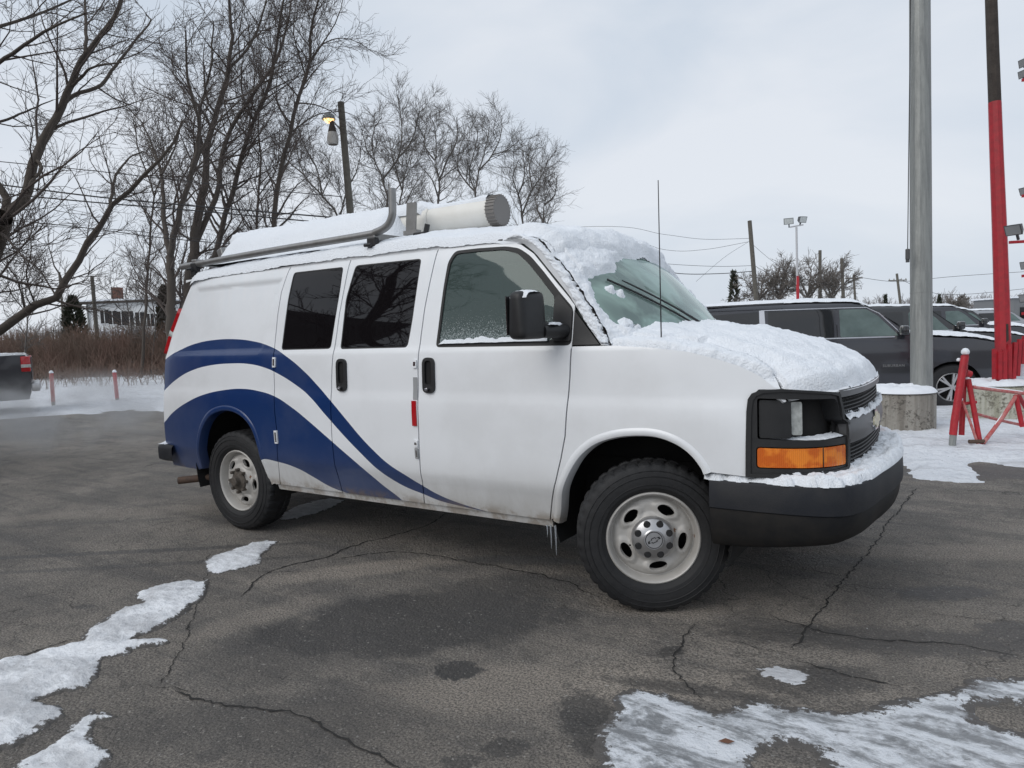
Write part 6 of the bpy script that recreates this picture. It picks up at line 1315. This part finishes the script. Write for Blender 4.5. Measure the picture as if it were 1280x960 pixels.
WC = at(1190, 516, 12.3); yaw_s = math.atan2(RGT.y, RGT.x) - math.radians(16)
def place(wheel_pt, yaw, wx, wy, z): R_ = Matrix.Rotation(yaw, 3, 'Z'); p = Vector(wheel_pt) - R_ @ Vector((wx, wy, 0)); return (p.x, p.y, z)
roofP = [(.61, 1.86), (.35, 1.925), (-.45, 1.955), (-1.5, 1.95), (-2.30, 1.92), (-2.45, 1.90)]; hoodP = [(2.74, 1.10), (2.5, 1.18), (2.2, 1.24), (1.6, 1.285), (1.4, 1.30)]
car('parked_suv', 'charcoal full-size suv with snowy roof parked behind the van nose', 'suv', place(WC, yaw_s, 1.90, -.95, -.20), yaw_s, SUV_TOP, SUV_W, (1.90, -1.42), .40, SUV_WIN, M['suvgrey'], snow=((roofP, .055), (hoodP, .05)), seams=seamsS, extras=suv_extras(True), shield={'windshield': ((1.30, 1.335), (.62, 1.84))})
WIN2 = [([(1.03, 1.34), (.17, 1.34), (.17, 1.78), (.55, 1.78), (.73, 1.66)], M['greenglass']), ([(.05, 1.34), (-1.0, 1.34), (-1.0, 1.80), (.05, 1.80)], M['autoglass']), ([(-1.13, 1.34), (-2.3, 1.34), (-2.2, 1.74), (-1.13, 1.80)], M['autoglass'])]
for k, (px, dp, mm, lab, sc, rs) in enumerate(((1243, 15.3, M['carblack'], 'black suv second in the parked row, behind the grey pole', .97, False), (1262, 21, M['suvgrey'], 'dark suv with white snowy roof third in the parked row', .98, True), (1262, 27, M['carblack'], 'dark car fourth in the parked row, only its roof showing', .94, True), (1300, 34, M['carsilver'], 'silver snow-dusted car at the far right edge', .9, True))):
    w_ = at(px, 413, dp); w_.z = 0
    o = car('parked_suv', lab, 'suv', place(w_, yaw_s, 1.85*sc, -.95*sc, -.20), yaw_s-(.0 if k < 2 else .03), [(x*sc*.95, z*sc) for x, z in SUV_TOP], ([z*sc for z in SUV_W[0]], [y*sc for y in SUV_W[1]]), (1.85*sc*.95, -1.42*sc*.95), .38*sc, [([(x*sc*.95, z*sc) for x, z in w], gm) for w, gm in WIN2], mm,
            snow=(([(x*sc*.95, z*sc) for x, z in roofP], .05 if rs else .012), ([(x*sc*.95, z*sc) for x, z in hoodP], .045)), seams=[], extras=suv_extras(False) if k < 2 else None, shield={'windshield': ((1.28*sc*.95, 1.335*sc), (.62*sc*.95, 1.84*sc))}, detail=k < 2)
# pickup leaving at the left edge: tail in view
PK_TOP = [(2.85, .40), (2.90, .60), (2.88, 1.0), (2.70, 1.12), (1.7, 1.18), (1.35, 1.22), (.75, 1.72), (.45, 1.80), (-.45, 1.80), (-.62, 1.74), (-.72, 1.30), (-.80, 1.29), (-2.80, 1.30), (-2.86, 1.22), (-2.88, .75), (-2.86, .48)]
PK_W = ([.4, .7, 1.0, 1.3, 1.5, 1.8], [.92, 1.0, 1.0, .98, .86, .74])
def pk_extras(root, side, hw):
    for sg in (-1, 1):
        t = MB().box((-2.80, sg*.93, 1.10), (.18, .13, .34), bevel=.025).build('taillight', M['redlens'], root, smooth=True); MB().box((-2.805, sg*.935, 1.06), (.182, .132, .07)).build('lamp_lens', M['clearlens'], t)
    MB().box((-2.95, 0, .58), (.16, 1.85, .18), bevel=.03).build('rear_bumper', M['chrome_dull'], root, smooth=True); MB().box((-2.89, 0, 1.0), (.03, 1.62, .50), bevel=.01).build('tailgate', M['pickupblue'], root)
M['pickupblue'] = mat('dark_pickup_paint', (.012, .012, .018), .3, coat=.6)
yp = math.atan2(RGT.y, RGT.x) + math.pi + math.radians(33); tc_ = at(36, 437, 15.6); Rr = Matrix.Rotation(yp, 3, 'Z'); p_ = tc_ - Rr @ Vector((-2.88, .9, 0))
car('pickup_truck', 'dark pickup driving off at the left edge, tail lamp showing', 'pickup truck', (p_.x, p_.y, .04), yp, PK_TOP, PK_W, (1.95, -1.75), .40, [([(1.15, 1.26), (.05, 1.26), (.05, 1.68), (.62, 1.68)], M['autoglass']), ([(-.05, 1.26), (-.6, 1.26), (-.52, 1.66), (-.05, 1.68)], M['autoglass'])], M['pickupblue'], extras=pk_extras, snow=(([(-.85, 1.28), (-1.8, 1.285), (-2.7, 1.285)], .01),), shield={'windshield': ((1.30, 1.25), (.78, 1.69)), 'rear_window': ((-.64, 1.70), (-.71, 1.36))})
# exhaust vapour hanging behind the pickup
vm = bpy.data.materials.new('vapour'); vm.use_nodes = True; t = vm.node_tree; t.nodes.clear()
o_ = t.nodes.new('ShaderNodeOutputMaterial'); pv = t.nodes.new('ShaderNodeVolumePrincipled'); pv.inputs['Color'].default_value = (.95, .96, .98, 1); pv.inputs['Anisotropy'].default_value = .2
tc2 = t.nodes.new('ShaderNodeTexCoord'); nz = t.nodes.new('ShaderNodeTexNoise'); nz.inputs['Scale'].default_value = 1.5; nz.inputs['Detail'].default_value = 4; nz.inputs['Distortion'].default_value = .8; t.links.new(tc2.outputs['Object'], nz.inputs['Vector'])
gd = t.nodes.new('ShaderNodeVectorMath'); gd.operation = 'DIVIDE'; gd.inputs[1].default_value = (2.6, 1.9, .62); t.links.new(tc2.outputs['Object'], gd.inputs[0]); ln = t.nodes.new('ShaderNodeVectorMath'); ln.operation = 'LENGTH'; t.links.new(gd.outputs[0], ln.inputs[0])
f1 = t.nodes.new('ShaderNodeMapRange'); f1.interpolation_type = 'SMOOTHSTEP'; f1.inputs[1].default_value = 1.0; f1.inputs[2].default_value = .15; t.links.new(ln.outputs['Value'], f1.inputs[0])
f2 = t.nodes.new('ShaderNodeMapRange'); f2.inputs[1].default_value = .47; f2.inputs[2].default_value = .72; t.links.new(nz.outputs['Fac'], f2.inputs[0])
mu = t.nodes.new('ShaderNodeMath'); mu.operation = 'MULTIPLY'; t.links.new(f1.outputs[0], mu.inputs[0]); t.links.new(f2.outputs[0], mu.inputs[1]); mu2 = t.nodes.new('ShaderNodeMath'); mu2.operation = 'MULTIPLY'; t.links.new(mu.outputs[0], mu2.inputs[0]); mu2.inputs[1].default_value = 2.0
t.links.new(mu2.outputs[0], pv.inputs['Density']); t.links.new(pv.outputs[0], o_.inputs['Volume'])
vc = floor_at(70, 580, 0) ; vo = MB().lathe([(0, -.62), (1.4, -.58), (2.3, -.3), (2.6, 0), (2.3, .35), (1.4, .58), (0, .62)], 'Z', 20); V_ = [(x, y*.73, z) for x, y, z in vo.v]; vo.v = V_
ve = vo.build('exhaust_vapor', vm); ve.location = (vc.x, vc.y, .66); ve.rotation_euler = (0, 0, math.atan2(RGT.y, RGT.x)); tag(ve, 'thin exhaust vapour drifting behind the pickup', kind='stuff')
# ------------------------------------------------------------------ what the van's windows mirror: a low dark red building and a tree behind the camera's left
rb = empty('building', (-12.5, -10.5, 0), math.radians(-48), label='low dark red sales building left behind the camera', cat='building')
MB().box((0, 0, 1.9), (14, 6, 3.8)).build('wall', mat('dark_red_siding', (.10, .018, .018), .8), rb); MB().add([(-7.4, -3.4, 3.8), (7.4, -3.4, 3.8), (7.4, 3.4, 3.8), (-7.4, 3.4, 3.8), (-7.4, 0, 5.8), (7.4, 0, 5.8)], [(0, 1, 5, 4), (2, 3, 4, 5), (0, 4, 3), (1, 2, 5)]).build('roof', M['dark'], rb)
tree('bare_tree', 'bare tree beside the red sales building', 'tree', [([(-9.7, -8.0, 0), (-9.8, -7.9, 2), (-9.5, -8.1, 5), (-9.6, -8.0, 9)], .18, .03), ([(-9.7, -7.9, 2.5), (-8.7, -7.2, 5), (-8.2, -7.1, 8)], .09, .02), ([(-9.7, -8.0, 2.8), (-10.9, -8.4, 5), (-11.4, -8.5, 8)], .09, .02), ([(-9.6, -8.0, 4.4), (-9.2, -8.7, 7)], .06, .015)], 91, scale=1.2, dens=.8, tw=.009)
